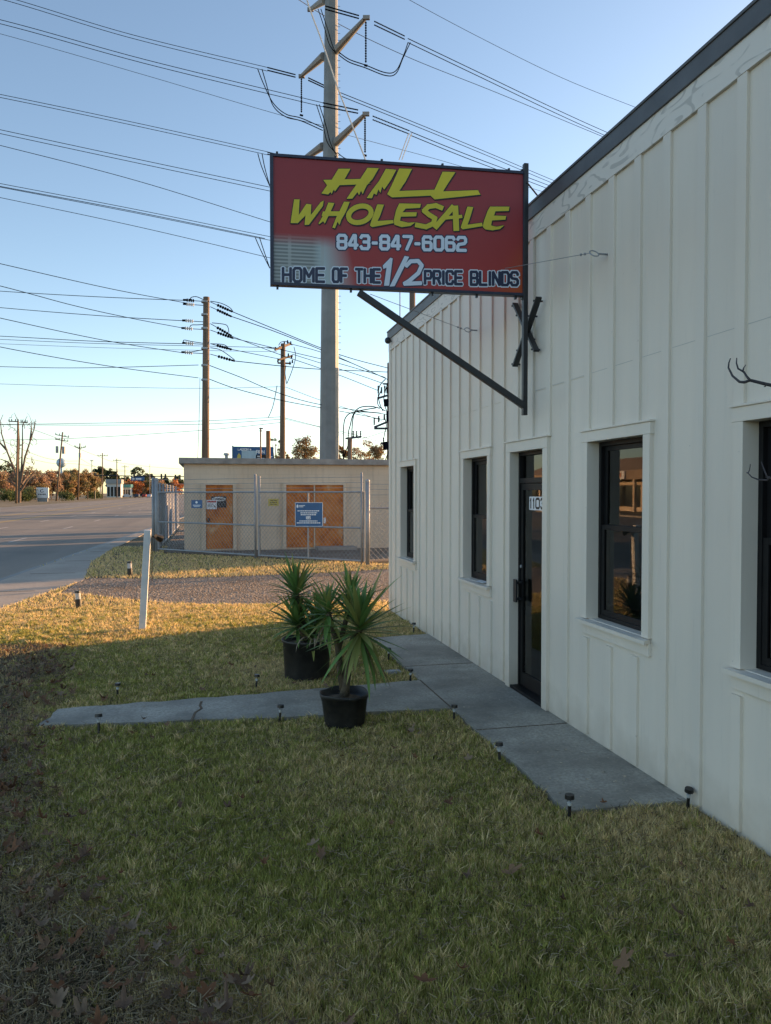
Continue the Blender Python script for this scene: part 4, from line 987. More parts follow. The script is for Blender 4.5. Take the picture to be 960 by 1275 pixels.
ins = Split(); jp = Split(); jw = Split()
def dbl(p, q, d0, d1, off=4.5, r=.07):
    for o_ in (0, off): insul_string(ins, at(p[0], p[1] + o_, d0), at(q[0], q[1] + o_ * .9, d1), 26, r * .6)
dbl((466, 26.5), (504, 45), 42.8, 48); dbl((405, 7.5), (447, 19.5), 41.6, 42.7, 4); dbl((333, 84), (368, 93), 47, 48.5, 3.5); dbl((384, 97), (404, 106.5), 48.6, 50, 3)
dbl((464, 144.5), (510, 163), 42.8, 48, 4.5); dbl((402, 128), (446, 137), 41.6, 42.7, 4.5); dbl((333, 189.5), (366, 197), 47, 48.5, 2.5)
for (px, y0, y1, d) in ((455.5, 27, 78, 42.8), (375.3, 98, 140, 48.6), (454.5, 146, 190, 42.8)):
    insul_string(ins, at(px, y0, d), at(px, y1, d), 16, .06, .03); ins.bar(at(px - 2, y1 + 3, d), at(px + 2, y1 + 4, d), .06, .1)
ins.build('insulator', M['insul'], tp)
def pxtube(mb, pts, r, d0, d1=None, n=5, sub=6):
    """smooth tube through photo points, depth running from d0 to d1"""
    d1 = d0 if d1 is None else d1; Pp = [Vector((x, y, 0)) for x, y in pts]; out = []
    k = len(Pp)
    for i in range(k - 1):
        a, b, c, e = Pp[max(i - 1, 0)], Pp[i], Pp[i + 1], Pp[min(i + 2, k - 1)]
        for j in range(sub):
            t = j / sub; out.append(.5 * ((2 * b) + (c - a) * t + (2 * a - 5 * b + 4 * c - e) * t * t + (3 * b - a - 3 * c + e) * t ** 3))
    out.append(Pp[-1]); nn = len(out)
    mb.tube([at(q.x, q.y, d0 + (d1 - d0) * i / (nn - 1)) for i, q in enumerate(out)], r, n)
for o_ in (0, 3.5):
    pxtube(jp, [(422, 65 + o_), (435, 74 + o_), (455, 81 + o_), (480, 90.5 + o_), (493, 88 + o_), (502, 70 + o_ * .5), (508 + o_ * .8, 53)], .03, 44.5, 47.5)
    pxtube(jp, [(321 + o_ * 1.5, 86), (328 + o_, 104), (340, 128 + o_), (356, 142 + o_), (375, 147 + o_), (402, 159 + o_)], .03, 46, 47)
    pxtube(jp, [(394 + o_, 130), (402 + o_, 155), (408 + o_, 178), (420, 192 + o_)], .026, 42.5, 43.5)
    pxtube(jp, [(396 + o_, 11), (404 + o_, 35), (410 + o_, 55), (418, 66)], .024, 42.5, 43.5)
    pxtube(jp, [(321 + o_ * 1.5, 191), (326 + o_, 208), (336, 232)], .028, 46, 46.5)
    pxtube(jp, [(318 + o_ * 1.5, 296), (325 + o_, 312), (336, 334)], .028, 46, 46.5)
    pxtube(jw, [(509 + o_, 166), (503 + o_, 182), (497 + o_, 199)], .03, 47.5)
pxtube(jp, [(420, 190), (432, 198), (454, 199)], .026, 43.5)
jp.build('jumper_loop', M['wire'], tp); jw.build('jumper_sleeve', M['insul_white'], tp)
# ------------------------------------------------------------------ overhead wires
def wire(label, tracks, group, mat='wire', name='power_line', cat='power line'):
    """tracks: list of (photo points, depth start, depth end, radius); more than one = wires tied by spacers"""
    A = at(tracks[0][0][0][0], tracks[0][0][0][1], tracks[0][1])
    if len(tracks) == 1:
        pts, d0, d1, r = tracks[0]; m_ = MB(); pxtube(m_, pts, r, d0, d1, 5, 10); o = m_.build(name, M[mat], None, A); tag(o, label, cat, group); return o
    o = thing(name, label, cat, A, group)
    for pts, d0, d1, r in tracks:
        m_ = MB(); pxtube(m_, pts, r, d0, d1, 5, 10); m_.build('wire', M[mat], o)
    return o
TG = 'transmission conductors on the steel pole'
def pair(label, pts, off, d0, d1, r=.017): wire(label, [(pts, d0, d1, r), ([(x, y + off) for x, y in pts], d0, d1, r)], TG)
pair('twin conductor from the top left of the sky to the steel pole left arm', [(-200, -58), (0, -6), (160, 42), (333, 84)], 4.5, 40, 47)
pair('twin conductor from the left above the thin grey wire to the second right arm', [(-200, -21), (0, 24.5), (180, 74), (402, 128)], 5, 38, 41.6)
wire('thin grey wire sloping from the left beneath the upper twin conductors', [([(-200, -10), (0, 42), (175, 92), (352, 144), (420, 160)], 60, 62, .018)], TG, 'wire_grey')
pair('twin conductor from the left reaching the lower left arm at the sign corner', [(-200, 78), (0, 117.5), (160, 151), (333, 189)], 3.8, 40, 47)
pair('twin conductor from the left passing behind the red sign, upper', [(-200, 118), (0, 161.5), (170, 198), (345, 235), (420, 251)], 4.8, 40, 43)
wire('single dark wire from the left running steeply behind the red sign', [([(-200, 132), (0, 181), (170, 225), (345, 279), (440, 306)], 50, 56, .022)], TG)
pair('twin conductor from the left ending at the lowest left insulators beside the sign', [(-200, 190), (0, 228.5), (160, 259), (320, 291.5), (345, 296)], 4.5, 40, 46)
wire('single conductor hugging the lowest twin conductor left of the sign', [([(-200, 194), (0, 232), (160, 262), (330, 297)], 40, 46, .02)], TG)
wire('lone dark wire under the lowest twin conductor left of the sign', [([(-200, 205), (0, 246), (170, 282), (340, 322), (420, 341)], 50, 54, .02)], TG)
pair('twin conductor running right from the upper right arm over the shop roof', [(508, 48), (600, 92), (690, 135), (770, 171), (900, 226)], 5, 47.5, 82, .026)
pair('twin conductor running right from the left arm behind the pole, above the lower one', [(424, 115.5), (510, 150), (600, 187), (700, 229), (800, 268)], 4, 50, 90, .026)
pair('twin conductor running right from the second right arm behind the sign top', [(511, 164), (580, 192), (660, 222), (720, 245), (800, 274)], 4.5, 48, 80, .026)
wire('thin grey wire from the steel pole to the shop roof between twin conductors', [([(360, -8), (422, 30), (510, 72), (620, 116), (755, 172), (850, 210)], 55, 85, .025)], TG, 'wire_grey')
wire('highest thin grey wire crossing the sky right of the steel pole', [([(430, -46), (510, 0), (600, 48), (700, 97), (800, 137), (900, 175)], 60, 80, .02)], TG, 'wire_grey')
wire('thin grey wire passing low behind the steel pole above the sign top', [([(420, 165), (480, 181), (560, 203), (680, 240)], 64, 80, .02)], TG, 'wire_grey')
gw = MB(); pxtube(gw, [(372, -40), (384, 6), (402, 55), (420, 108), (436, 150), (455, 199), (466, 230)], .04, 40, 42)
for i in range(14):
    t = i / 14; c = at(384 + 70 * t, 6 + 190 * t, 40.4 + 1.4 * t)
tag(gw.build('guy_cable', M['insul_white'], None, at(384, 6, 40)), 'pale twisted cable hanging diagonally in front of the steel pole', 'cable')

# ------------------------------------------------------------------ wooden poles behind the pump house
def wood_pole(name, label, px, d, top, rb, rt, group='wooden utility poles', lean=0, mat='pole_wood', origin_only=False):
    b = col(px, d); o = thing(name, label, 'utility pole', b, group)
    a = MB(); t = at(px + lean, top, d); a.tube([b - Vector((0, 0, .1)), b.lerp(t, .5), t], [rb, (rb + rt) / 2, rt], 12); a.build('shaft', M[mat], o, smooth=True); return o
DA = 42.
pa = wood_pole('utility_pole', 'thick brown wooden pole with white insulator strings on both sides', 255, DA, 370, .225, .17, lean=2)
ia, iw, ja = Split(), Split(), Split()
for (x, y, s) in ((245, 374.5, 0), (245, 379.5, 1), (244, 400, 1), (243, 409.5, 1), (244, 428, 1), (243, 439.5, 1)):
    insul_string(iw if s else ia, at(x - 13, y - 1, DA), at(x - 3, y, DA), 4, .10, .02); ia.cyl(at(x - 3, y, DA), at(254, y + .8, DA), .02, n=5); ia.cyl(at(x - 17, y - 1, DA), at(x - 13, y - 1, DA), .06, n=6)
for (x0, y0, x1, y1) in ((262, 376, 289, 388), (262, 382, 288, 394), (262, 403, 288, 418), (262, 411, 290, 421), (262, 428, 288, 435), (262, 441, 292, 449.5)):
    A, B = at(x0, y0, DA), at(x1, y1, DA + 1.5); insul_string(ia, A.lerp(B, .3), A.lerp(B, .85), 5, .09, .02); ia.cyl(A, B, .02, n=5); ia.cyl(A.lerp(B, .86), B, .055, n=6)
for pts in ([(237, 374), (238, 370.5), (245, 369.5), (255, 374)], [(236, 410), (238, 405), (246, 404.5), (255, 404)], [(229, 428), (229, 423.5), (240, 425.5), (254, 427.5)], [(264, 402), (280, 404), (284, 408), (285, 414)], [(262, 428), (278, 429), (284, 433), (287, 436)], [(262, 433), (275, 436), (292, 448)], [(262, 375), (275, 377.5), (286, 383), (290, 388)], [(232, 439), (245, 437), (255, 435)]): pxtube(ja, pts, .022, DA, DA + .4)
ia.build('insulator', M['insul'], pa); iw.build('porcelain_insulator', M['insul_white'], pa); ja.build('jumper_wire', M['wire'], pa)
bd_ = MB()
for y in (376, 392, 409, 434, 455, 473):
    c = at(255.5, y, DA); bd_.cyl(c - Vector((0, 0, .05)), c + Vector((0, 0, .05)), .215, n=12)
bd_.build('band', M['galv'], pa)
pb_d = MB(); pxtube(pb_d, [(249, 470), (248, 520), (246, 575)], .012, DA - .3); pb_d.build('ground_wire', M['wire_grey'], pa)
DB = 52.
pbb = wood_pole('utility_pole', 'shorter wooden pole with small crossarms left of the steel pole', 351, DB, 428, .21, .16, lean=1.5)
xa_ = MB()
xa_.bar(at(342.5, 435.5, DB - .9), at(362, 428, DB + .9), .12, .14); xa_.bar(at(347, 448, DB - .5), at(364, 443, DB + .6), .12, .12); xa_.bar(at(346, 452, DB - .3), at(362, 452.5, DB + .3), .1, .1); xa_.build('crossarm', M['pole_wood'], pbb)
ib = Split()
for (x, y) in ((343, 432), (348, 431), (354, 425), (358, 423.5), (362, 425), (346, 447), (350, 448), (359, 440), (363, 442), (364, 448), (361, 450)): ib.new().cyl(at(x, y + 4, DB), at(x, y, DB), .06, .04, 7)
ib.build('insulator', M['insul'], pbb)
jb = Split()
for pts in ([(347, 430), (350, 426), (358, 425.5), (364, 430)], [(366, 432), (368, 445), (363, 463), (357, 478)], [(345, 436), (340, 434), (332, 433)], [(356, 455), (355, 465), (357, 478)], [(345, 480), (340, 505), (334, 520)]): pxtube(jb, pts, .024, DB - .2)
jb.build('jumper_wire', M['wire'], pbb)
DC = 48.
pcc = wood_pole('utility_pole', 'equipment-laden wooden pole partly hidden behind the shop corner', 486, DC, 452, .24, .2)
xc = MB()
for (x0, y0, x1, y1) in ((470, 496, 487, 491), (466, 532, 488, 523), (466, 533.5, 488, 533.5)): xc.bar(at(x0, y0, DC - .4), at(x1, y1, DC), .09, .13)
for (x0, y0, x1, y1) in ((477, 478, 486, 478), (474, 552, 486, 553)): xc.bar(at(x0, y0, DC), at(x1, y1, DC), .08, .1)
xc.build('crossarm', M['navy_metal'], pcc)
ic = Split()
for (x, y0, y1) in ((466, 529, 520.5), (471.5, 526, 518), (478.5, 523, 516), (471, 490, 480), (475, 490, 482), (479, 489, 480), (482, 490, 482), (477.5, 556, 545)): insul_string(ic, at(x, y0, DC - .4), at(x, y1, DC - .4), 5, .07, .03)
for (x, y, h_) in ((481, 497, 9), (484, 512, 12), (481, 550, 10)): ic.new().cyl(at(x, y, DC - .4), at(x, y + h_, DC - .4), .16, n=8)
ic.build('insulator', M['insul'], pcc)
jc = Split()
for pts in ([(480, 472), (473, 480), (471, 492), (473, 503), (477, 512)], [(483, 476), (479, 490), (478, 500), (482, 514)], [(475, 485), (470, 498), (472, 506), (480, 512)], [(485, 560), (480, 572), (476, 590)], [(487, 556), (483, 568), (479, 590)], [(489, 565), (486, 575), (482, 592)], [(478, 560), (478, 545), (481, 530), (479, 520)]): pxtube(jc, pts, .03, DC - .5)
jc.build('jumper_wire', M['wire'], pcc)
DD = 44.
pdd = wood_pole('cable_riser_pole', 'short grey pole with cables arching up and over from its top', 435.5, DD, 545, .13, .12, group=None)
jd = Split()
for pts in ([(427.5, 600), (427.5, 555), (428, 530), (431, 519), (439, 513.5), (455, 513), (474, 514.5)], [(433, 600), (433.5, 545), (436, 530), (440, 516), (448, 507.5), (462, 506), (473, 508.5)], [(438, 600), (438, 545), (439.5, 522), (443, 513), (455, 510), (468, 508)], [(436, 548), (428, 570), (422, 600)]): pxtube(jd, pts, .032, DD)
jd.build('cable', M['wire'], pdd)
xd = MB(); xd.bar(at(430, 546, DD), at(450, 544, DD), .09, .1); xd.build('crossarm', M['navy_metal'], pdd)
ie = Split()
for x in (440, 444, 449): insul_string(ie, at(x, 544, DD), at(x, 536.5, DD), 4, .06, .025)
ie.build('insulator', M['insul'], pdd)
wood_pole('pole', 'rust-brown square-topped post above the pump house roof beside the billboard', 334, 38., 536.5, .11, .11, group=None, mat='rust_pole')
tpole = wood_pole('pole', 'thin dark red pole just left of the rust-brown post above the roof', 324.5, 38.5, 532.5, .04, .035, group=None, mat='rust_pole')
a = MB(); a.bar(at(322.8, 533.5, 38.5), at(327.5, 533.5, 38.5), .05, .06); a.bar(at(323.2, 536.5, 38.5), at(326, 536.5, 38.5), .05, .05); a.build('bracket', M['black_metal'], tpole)
wood_pole('utility_pole', 'orange-lit wooden pole showing over the shop roof under the sign', 513.5, 33., 340, .15, .13)
wood_pole('mast', 'thin grey rod standing behind the shop roof under the sign', 498, 26., 352, .018, .018, group=None, mat='galv')

WG = 'wires on the wooden poles'
def w1(label, pts, d0, d1, r=.017, mat='wire'): wire(label, [(pts, d0, d1, r)], WG, mat)
w1('wire sloping from the left to the top insulator of the thick wooden pole', [(-200, 282), (0, 328.3), (135, 359), (233, 377.5)], 34, DA, .018)
w1('wire sloping steeply from the left to the second insulator level of the thick pole', [(-200, 306), (0, 356), (90, 380), (162, 396), (228, 408.5)], 34, DA, .018)
w1('nearly level wire into the top insulator of the thick wooden pole', [(-200, 348), (0, 362.5), (130, 370), (231, 374)], 52, DA, .02)
w1('gently sloping wire into the upper-middle insulator of the thick pole', [(-200, 364), (0, 383), (130, 393.5), (230, 399.5)], 52, DA, .02)
w1('wire sloping from the left to the third insulator level of the thick pole', [(-200, 350), (0, 396), (130, 423.8), (226, 439)], 34, DA, .018)
w1('level wire into the lower insulator of the thick pole, upper of three', [(-200, 409), (0, 418.5), (120, 425), (229, 428)], 52, DA, .02)
w1('level wire passing behind the thick pole, middle of three', [(-200, 412), (0, 422.5), (130, 428), (260, 431), (344, 433)], 60, DB, .018)
w1('faint level wire passing behind the thick pole, lowest of three', [(-200, 420), (0, 428), (130, 433), (262, 436.5), (345, 438)], 60, DB, .014, 'wire_grey')
w1('sloping wire from the left to the lowest clamp of the thick pole', [(-200, 390), (0, 432), (130, 455), (247, 470.5)], 34, DA, .018)
w1('level wire sagging from the left to the upper clamp of the thick pole', [(-200, 450), (0, 456.5), (108, 458), (247, 454.5)], 50, DA, .018)
w1('faint level wire from the left across to the shorter crossarm pole', [(-200, 471), (0, 478), (130, 481.8), (252, 483.5), (350, 481.5)], 60, DB, .014, 'wire_grey')
w1('upper of the lowest level wires running to the shorter crossarm pole', [(-200, 530), (0, 528.5), (130, 526.7), (255, 524), (350, 519)], 56, DB, .016)
w1('lower of the lowest level wires running to the shorter crossarm pole', [(-200, 528), (0, 528.9), (130, 529.3), (255, 528), (350, 522)], 56, DB, .016)
w1('thin wire rising from the far left poles to the shorter crossarm pole', [(-200, 552), (0, 548), (108, 545), (255, 535.5), (350, 526)], 70, DB, .016)
w1('top wire running right from the thick pole past the steel pole', [(289, 388), (340, 409), (398, 432.7), (440, 447), (488, 459.5)], DA + 1.5, 50, .024)
w1('second wire running right from the thick pole past the steel pole', [(288, 394), (340, 412), (396, 434), (440, 453), (486, 474)], DA + 1.5, DC, .024)
w1('third wire running right from the thick pole, crossing at the shorter pole', [(288, 418.5), (347, 441), (394, 457), (430, 470), (470, 486)], DA + 1.5, DC, .02)
w1('fourth wire running right from the thick pole past the shorter pole', [(290, 421), (340, 433), (420, 452), (480, 470)], DA + 1.5, DC, .02)
w1('fifth wire running right from the thick pole to the shorter pole', [(288, 435), (320, 441.5), (348, 447)], DA + 1.5, DB, .02)
w1('sixth wire running right from the thick pole, almost level beyond it', [(292, 449.5), (348, 455.5), (394, 459.5), (440, 461.5), (488, 463.5)], DA + 1.5, 50, .024)
w1('wire sagging right from the upper clamp of the thick pole', [(258, 454), (300, 470), (342, 487.6), (395, 503), (475, 515), (490, 516)], DA, DC, .022)
w1('lowest wire sagging right from the thick pole behind the steel pole', [(258, 471), (293, 483.8), (348, 498), (394, 506.8), (440, 515), (480, 523)], DA, DC, .022)
w1('wire running right from the top crossarm of the shorter pole', [(363, 428.5), (395, 437), (440, 453), (484, 473)], DB, DC, .02)
w1('wire running right from the second crossarm of the shorter pole', [(364, 441), (418, 458), (450, 468), (484, 480)], DB, DC, .02)
w1('thin wire running right from below the crossarms of the shorter pole', [(356, 482), (394, 496.5), (423, 505.5), (476, 524)], DB, DC, .016, 'wire_grey')
w1('low wire falling right from the shorter pole towards the trees', [(355, 520.5), (395, 530.5), (440, 541), (490, 555)], DB, 60, .018)
w1('second low wire falling right from the shorter pole, just beneath', [(355, 522), (380, 528), (400, 532.5), (440, 544), (490, 561)], DB, 60, .014, 'wire_grey')
w1('wire rising from the cable riser towards the equipment pole', [(451, 546), (465, 542), (486, 535)], DD, DC, .016)

# ------------------------------------------------------------------ trees and shrubs
def leaf_mesh(name, clumps, n, size, cols, mat, parent, seed=0):
    rng = np.random.default_rng(seed); C = np.array([c[0] for c in clumps]); Rr = np.array([c[1] for c in clumps])
    wgt = Rr ** 2 / (Rr ** 2).sum(); k = rng.choice(len(clumps), n, p=wgt)
    g = rng.normal(size=(n, 3)); g /= np.linalg.norm(g, axis=1)[:, None]; rad = Rr[k] * rng.uniform(.35, 1.1, n)
    c = C[k] + g * rad[:, None] * np.array([1, 1, .8])
    a = rng.normal(size=(n, 3)); a /= np.linalg.norm(a, axis=1)[:, None]; b = np.cross(a, rng.normal(size=(n, 3))); b /= np.linalg.norm(b, axis=1)[:, None]
    s = size * rng.uniform(.55, 1.3, n)[:, None]
    V = np.stack([c - a * s * .6, c + b * s * .32, c + a * s * .6, c - b * s * .32], 1).reshape(-1, 3)
    pal = np.array(cols); ci = pal[rng.integers(0, len(pal), len(clumps))[k]] * rng.uniform(.7, 1.3, n)[:, None]
    cc = np.repeat(ci, 4, 0)
    return np_mesh(name, V, np.arange(4 * n), np.arange(n) * 4, np.full(n, 4), cc, mat, parent=parent)
TS = [100]
def tree(name, label, cat, base, h, cw, cb, cols, n=1500, size=.35, trunk=.2, group=None, nclump=26, open_=1.0, limbs=True, shape='round'):
    TS[0] += 1; rnd = random.Random(TS[0]); base = Vector(base); o = thing(name, label, cat, base, group)
    zc = h * (cb + 1) / 2; rz = h * (1 - cb) / 2; cl_ = []
    for i in range(nclump):
        while True:
            x, y, z = rnd.uniform(-1, 1), rnd.uniform(-1, 1), rnd.uniform(-1, 1)
            if x * x + y * y + z * z < 1: break
        if shape == 'cone': k = max(.15, (1 - (z + 1) / 2)); x *= k; y *= k
        cl_.append(((base.x + x * cw * .8, base.y + y * cw * .8, base.z + zc + z * rz * .85), cw * rnd.uniform(.16, .36) * open_))
    t = MB(); topz = h * (.55 if shape != 'cone' else .92)
    t.tube([base - Vector((0, 0, .2)), base + Vector((rnd.uniform(-.02, .02) * h, 0, topz * .5)), base + Vector((rnd.uniform(-.03, .03) * h, 0, topz))], [trunk, trunk * .8, trunk * .45], 7)
    if limbs:
        for (c, r) in cl_[:14]:
            s = base + Vector((0, 0, h * rnd.uniform(max(.12, cb * .6), .5))); c = Vector(c); mid = s.lerp(c, .5) + Vector((0, 0, .06 * h * rnd.uniform(-.5, 1)))
            t.tube([s, mid, c], [trunk * .4, trunk * .25, trunk * .1], 5)
    t.build('trunk', M['bark'], o); leaf_mesh('crown', cl_, n, size, cols, M['leaf'], o, TS[0]); return o
RUST = [(.31, .18, .115), (.35, .23, .145), (.27, .185, .125), (.27, .21, .11)]
OLIVE = [(.25, .20, .09), (.30, .21, .10), (.19, .17, .075), (.33, .22, .11)]
PINE = [(.05, .075, .035), (.075, .09, .04), (.045, .065, .035)]
ORANGE = [(.42, .16, .05), (.36, .13, .05), (.45, .22, .07)]
GREEN = [(.08, .115, .04), (.11, .13, .05), (.07, .10, .035)]
TAN = [(.28, .19, .10), (.22, .15, .07), (.16, .13, .05), (.30, .17, .07)]
def ftree(name, label, cat, px, d, top, wpx, cb, cols, n=900, sz=1.1, grp=None, **kw):
    h = hz(top, d); return tree(name, label, cat, col(px, d), h, wpx * d / F / 2 * 1.05, cb, cols, n, sz * d / F * 2.2, max(.12, h * .018), grp, **kw)
AG = 'russet trees across the road'
for (px, d, top, wp_, lab) in ((-26, 190, 586, 40, 'russet tree at the left picture edge across the road'), (2, 205, 589, 30, 'russet tree behind the clipped bushes, left of the bare tree'), (30, 215, 592, 30, 'russet tree behind the bare lopped tree'), (48, 205, 591, 26, 'russet tree behind the white monument sign'), (64, 225, 588, 26, 'russet tree behind the leaning transformer pole'), (74, 240, 585, 26, 'russet tree standing below the pale blue water tank'), (-12, 230, 584, 34, 'taller russet tree in the back row at the left picture edge'), (17, 235, 587, 30, 'russet tree in the back row left of the bare tree trunk'), (40, 240, 586, 30, 'russet tree in the back row behind the monument sign bushes'), (57, 240, 586, 28, 'russet tree in the back row between monument sign and transformer pole')):
    ftree('autumn_tree', lab, 'tree', px, d, top - 3, wp_ * 1.15, .05, RUST, 3200, 1.0, AG, nclump=48, open_=1.1)
OG = 'olive trees across the road'
for (px, d, top, wp_, lab) in ((83, 235, 588, 22, 'olive-brown tree just right of the transformer pole'), (96, 245, 585, 24, 'olive tree around the short pole with a forked arm'), (109, 255, 586, 22, 'olive-tan tree at the corner beside the signal mast'), (90, 255, 584, 26, 'taller olive tree behind the others left of the forked-arm pole'), (116, 275, 590, 18, 'small olive tree directly behind the signal mast foot')):
    ftree('olive_tree', lab, 'tree', px, d, top - 3, wp_ * 1.15, .03, OLIVE, 3200, 1.0, OG, nclump=48, open_=1.1)
PG = 'dark pines along the far road'
for (px, d, top, wp_, lab, shp) in ((-8, 300, 570, 26, 'dark pine rising behind russet trees at the far left', 'round'), (14, 300, 574, 22, 'dark pine behind the bare lopped tree', 'round'), (118, 430, 582, 12, 'dark pine left of the second far utility pole', 'round'), (126, 430, 577, 12, 'tall dark pine behind the slim pole with level arm', 'round'), (136, 440, 581, 14, 'dark pine behind the white store', 'round'), (143, 450, 585, 10, 'lower dark pine right of the white store roof', 'round'), (173, 450, 580, 18, 'round-crowned pine standing above the blue road sign', 'round'), (186, 480, 588, 14, 'small far pine right of the round-crowned one', 'round'), (155, 500, 593, 14, 'small dark pine left of the round-crowned one', 'round'), (205, 470, 594, 14, 'dark pine behind the corner of the fence', 'round'), (222, 470, 592, 16, 'dark pine showing beside the pump house wall', 'round')):
    ftree('pine_tree', lab, 'tree', px, d, top, wp_ * 1.2, .25, PINE, 1300, 1.0, PG, shape=shp, nclump=36, open_=1.1)
for (px, d, top, wp_, lab, cl_) in ((166, 400, 597, 24, 'bright orange tree beyond the signal mast', ORANGE), (184, 420, 599, 18, 'tan and orange tree right of the bright orange one', TAN), (200, 400, 598, 20, 'rusty tree seen through the chain-link corner', RUST), (218, 410, 596, 20, 'orange-brown tree behind the fence by the pump house', ORANGE), (146, 470, 600, 18, 'tan tree behind the teal store', TAN)):
    ftree('autumn_tree', lab, 'tree', px, d, top - 1, wp_ * 1.15, .05, cl_, 1600, 1.0, 'autumn trees beyond the signal mast', nclump=40, open_=1.1)
for (px, d, top, wp_, lab, cl_) in ((378, 85, 540, 42, 'half-bare tan tree left of the steel pole behind the roof', TAN), (352, 100, 556, 22, 'low tan tree behind the shorter crossarm pole', TAN), (425, 80, 548, 20, 'russet tree just right of the steel pole', TAN), (452, 78, 546, 36, 'autumn tree behind the arching cables', TAN), (470, 84, 546, 36, 'thin autumn tree by the equipment pole', TAN)):
    ftree('autumn_tree', lab, 'tree', px, d, top - 2, wp_ * 1.1, .1, cl_, 7000, .85, 'autumn trees behind the pump house', open_=.9, nclump=70)
ftree('pine_tree', 'sparse thin pine behind the billboard posts', 'tree', 343, 130, 534, 20, .35, GREEN, 900, .7, None, nclump=22, open_=.7)
# clipped round bushes and low hedge
for (px, d, r, zc_, lab) in ((8, 172, 8, 611, 'clipped green bush at the left picture edge'), (28, 176, 9, 613, 'round clipped bush left of the monument sign'), (38, 178, 8, 609, 'round clipped bush nearest the monument sign'), (16, 180, 8, 614, 'low clipped bush between the rounder ones'), (83, 200, 9, 618, 'low dark shrub at the foot of the transformer pole'), (113, 262, 8, 612, 'dark shrub at the foot of the signal mast'), (121, 270, 7, 614, 'dark shrub right of the signal mast foot')):
    b = col(px, d); rr = r * d / F; zz = hz(zc_, d); o = thing('shrub', lab, 'shrub', b, 'shrubs across the road')
    leaf_mesh('foliage', [((b.x, b.y, max(rr * .6, zz - rr * .3)), rr)] + [((b.x + random.uniform(-.6, .6) * rr, b.y + random.uniform(-.6, .6) * rr, rr * random.uniform(.3, 1)), rr * .5) for _ in range(6)], 900, .35, GREEN, M['leaf'], o, int(px + 300))
# bare lopped tree
b = col(23.5, 160); bt = thing('bare_tree', 'bare lopped tree with upright limbs at the left across the road', 'tree', b)
t = MB(); dd = 160.
def limb(pts, r0, r1): pxs = pts; k = len(pxs); t.tube([at(x, y, dd + q) for x, y, q in pxs], [r0 + (r1 - r0) * i / (k - 1) for i in range(k)], 7)
limb([(24, 628, 0), (24.5, 612, 0), (23.5, 600, 0)], .42, .3)
for pts in ([(24, 606, 0), (18, 585, 0), (8, 560, 1), (2, 540, 1), (.5, 524, 1), (4, 516, 1)], [(24, 604, 0), (23, 575, 0), (24, 550, 0), (23, 526, 0), (18, 514, 0)], [(24, 606, 0), (27, 580, 0), (28, 555, -1), (28, 530, -1), (34, 518, -1)], [(25, 606, 0), (31, 570, 0), (38, 548, 0), (43, 533, 0), (44, 522, 0)], [(25, 612, 0), (33, 600, 0), (41, 590, 1), (46, 583, 1)], [(24, 610, 0), (14, 600, -1), (4, 598, -1)], [(27, 603, 0), (35, 592, 2), (36, 580, 2)], [(38, 548, 0), (39, 535, 0), (39, 527, 0)], [(8, 560, 1), (-3, 548, 1), (-8, 538, 1)], [(22, 590, 1), (10, 575, 1), (-4, 570, 1)]): limb(pts, .24, .04)
for _ in range(90):
    x, y = random.uniform(-6, 46), random.uniform(520, 604); q = random.uniform(-2, 2); pts = [(x, y, q)]
    for _k in range(3): x += random.uniform(-4, 4); y -= random.uniform(0, 5); pts.append((x, y, q))
    if abs(x - 24) < (612 - y) * .35 + 4: limb(pts, .06, .02)
t.build('trunk', M['bark'], bt)

# ------------------------------------------------------------------ far utility poles, lamp, signals
FG = 'utility poles across the road'
def far_pole(label, px, d, top, r, arms, lean=0, extra=None):
    o = wood_pole('utility_pole', label, px, d, top, r, r * .75, FG, lean)
    a = MB(); i_ = Split()
    for (x0, y0, x1, y1) in arms:
        a.bar(at(x0, y0, d - .2), at(x1, y1, d - .2), .14, .2)
        for q in (0.03, .3, .7, .97): c = at(x0, y0, d - .2).lerp(at(x1, y1, d - .2), q); i_.new().cyl(c, c + Vector((0, 0, .5)), .11, .07, 6)
    if arms: a.build('crossarm', M['pole_wood'], o); i_.build('insulator', M['insul'], o)
    if extra:
        e = MB()
        for (x, y0, y1, w_) in extra: e.cyl(at(x, y1, d - .4), at(x, y0, d - .4), w_ * d / F / 2, n=10)
        e.build('transformer', M['galv'], o)
    return o
far_pole('dark pole with one level arm standing in front of the bare tree', 20, 150, 524, .22, [(11, 524.5, 23, 525), (26, 525.5, 34, 526.5)], 2.5)
far_pole('leaning pole with two arms and grey transformers across the road', 70, 195, 538, .24, [(69, 541, 86, 544.5), (69, 547, 85, 549.5)], 8, [(71, 555.5, 564, 3.2), (79.3, 556, 565, 4.2)])
far_pole('dark pole with a forked arm and small transformer', 97, 230, 552, .24, [(93, 556, 98.5, 558.5), (99, 558.5, 107, 556.5)], 2.5, [(99.5, 564, 569.5, 3)])
far_pole('slim pole with one level arm at the far corner', 127.5, 290, 564, .24, [(121.5, 567.5, 134, 567.5)])
far_pole('slim pole with level arm right of the far corner', 145.5, 340, 571, .25, [(141, 573.5, 151, 573.5)])
far_pole('smallest distant pole with a level arm above the trees', 155.5, 410, 579, .25, [(151.5, 581.3, 160, 581.3)])
pole = wood_pole('light_pole', 'tall thin bare light pole far along the road', 186.5, 350, 578, .16, .1, None, mat='galv')
lp = wood_pole('street_lamp', 'street lamp with a flat head among the far trees', 114.3, 270, 574, .16, .1, None, mat='galv')
a = MB(); a.bar(at(112.6, 573.6, 270), at(116.2, 573.6, 270), .5, .3); a.build('lamp_head', M['galv'], lp)
sb = col(118, 260); sg = thing('signal_mast', 'dark traffic signal mast spanning the far road', 'traffic signal', sb)
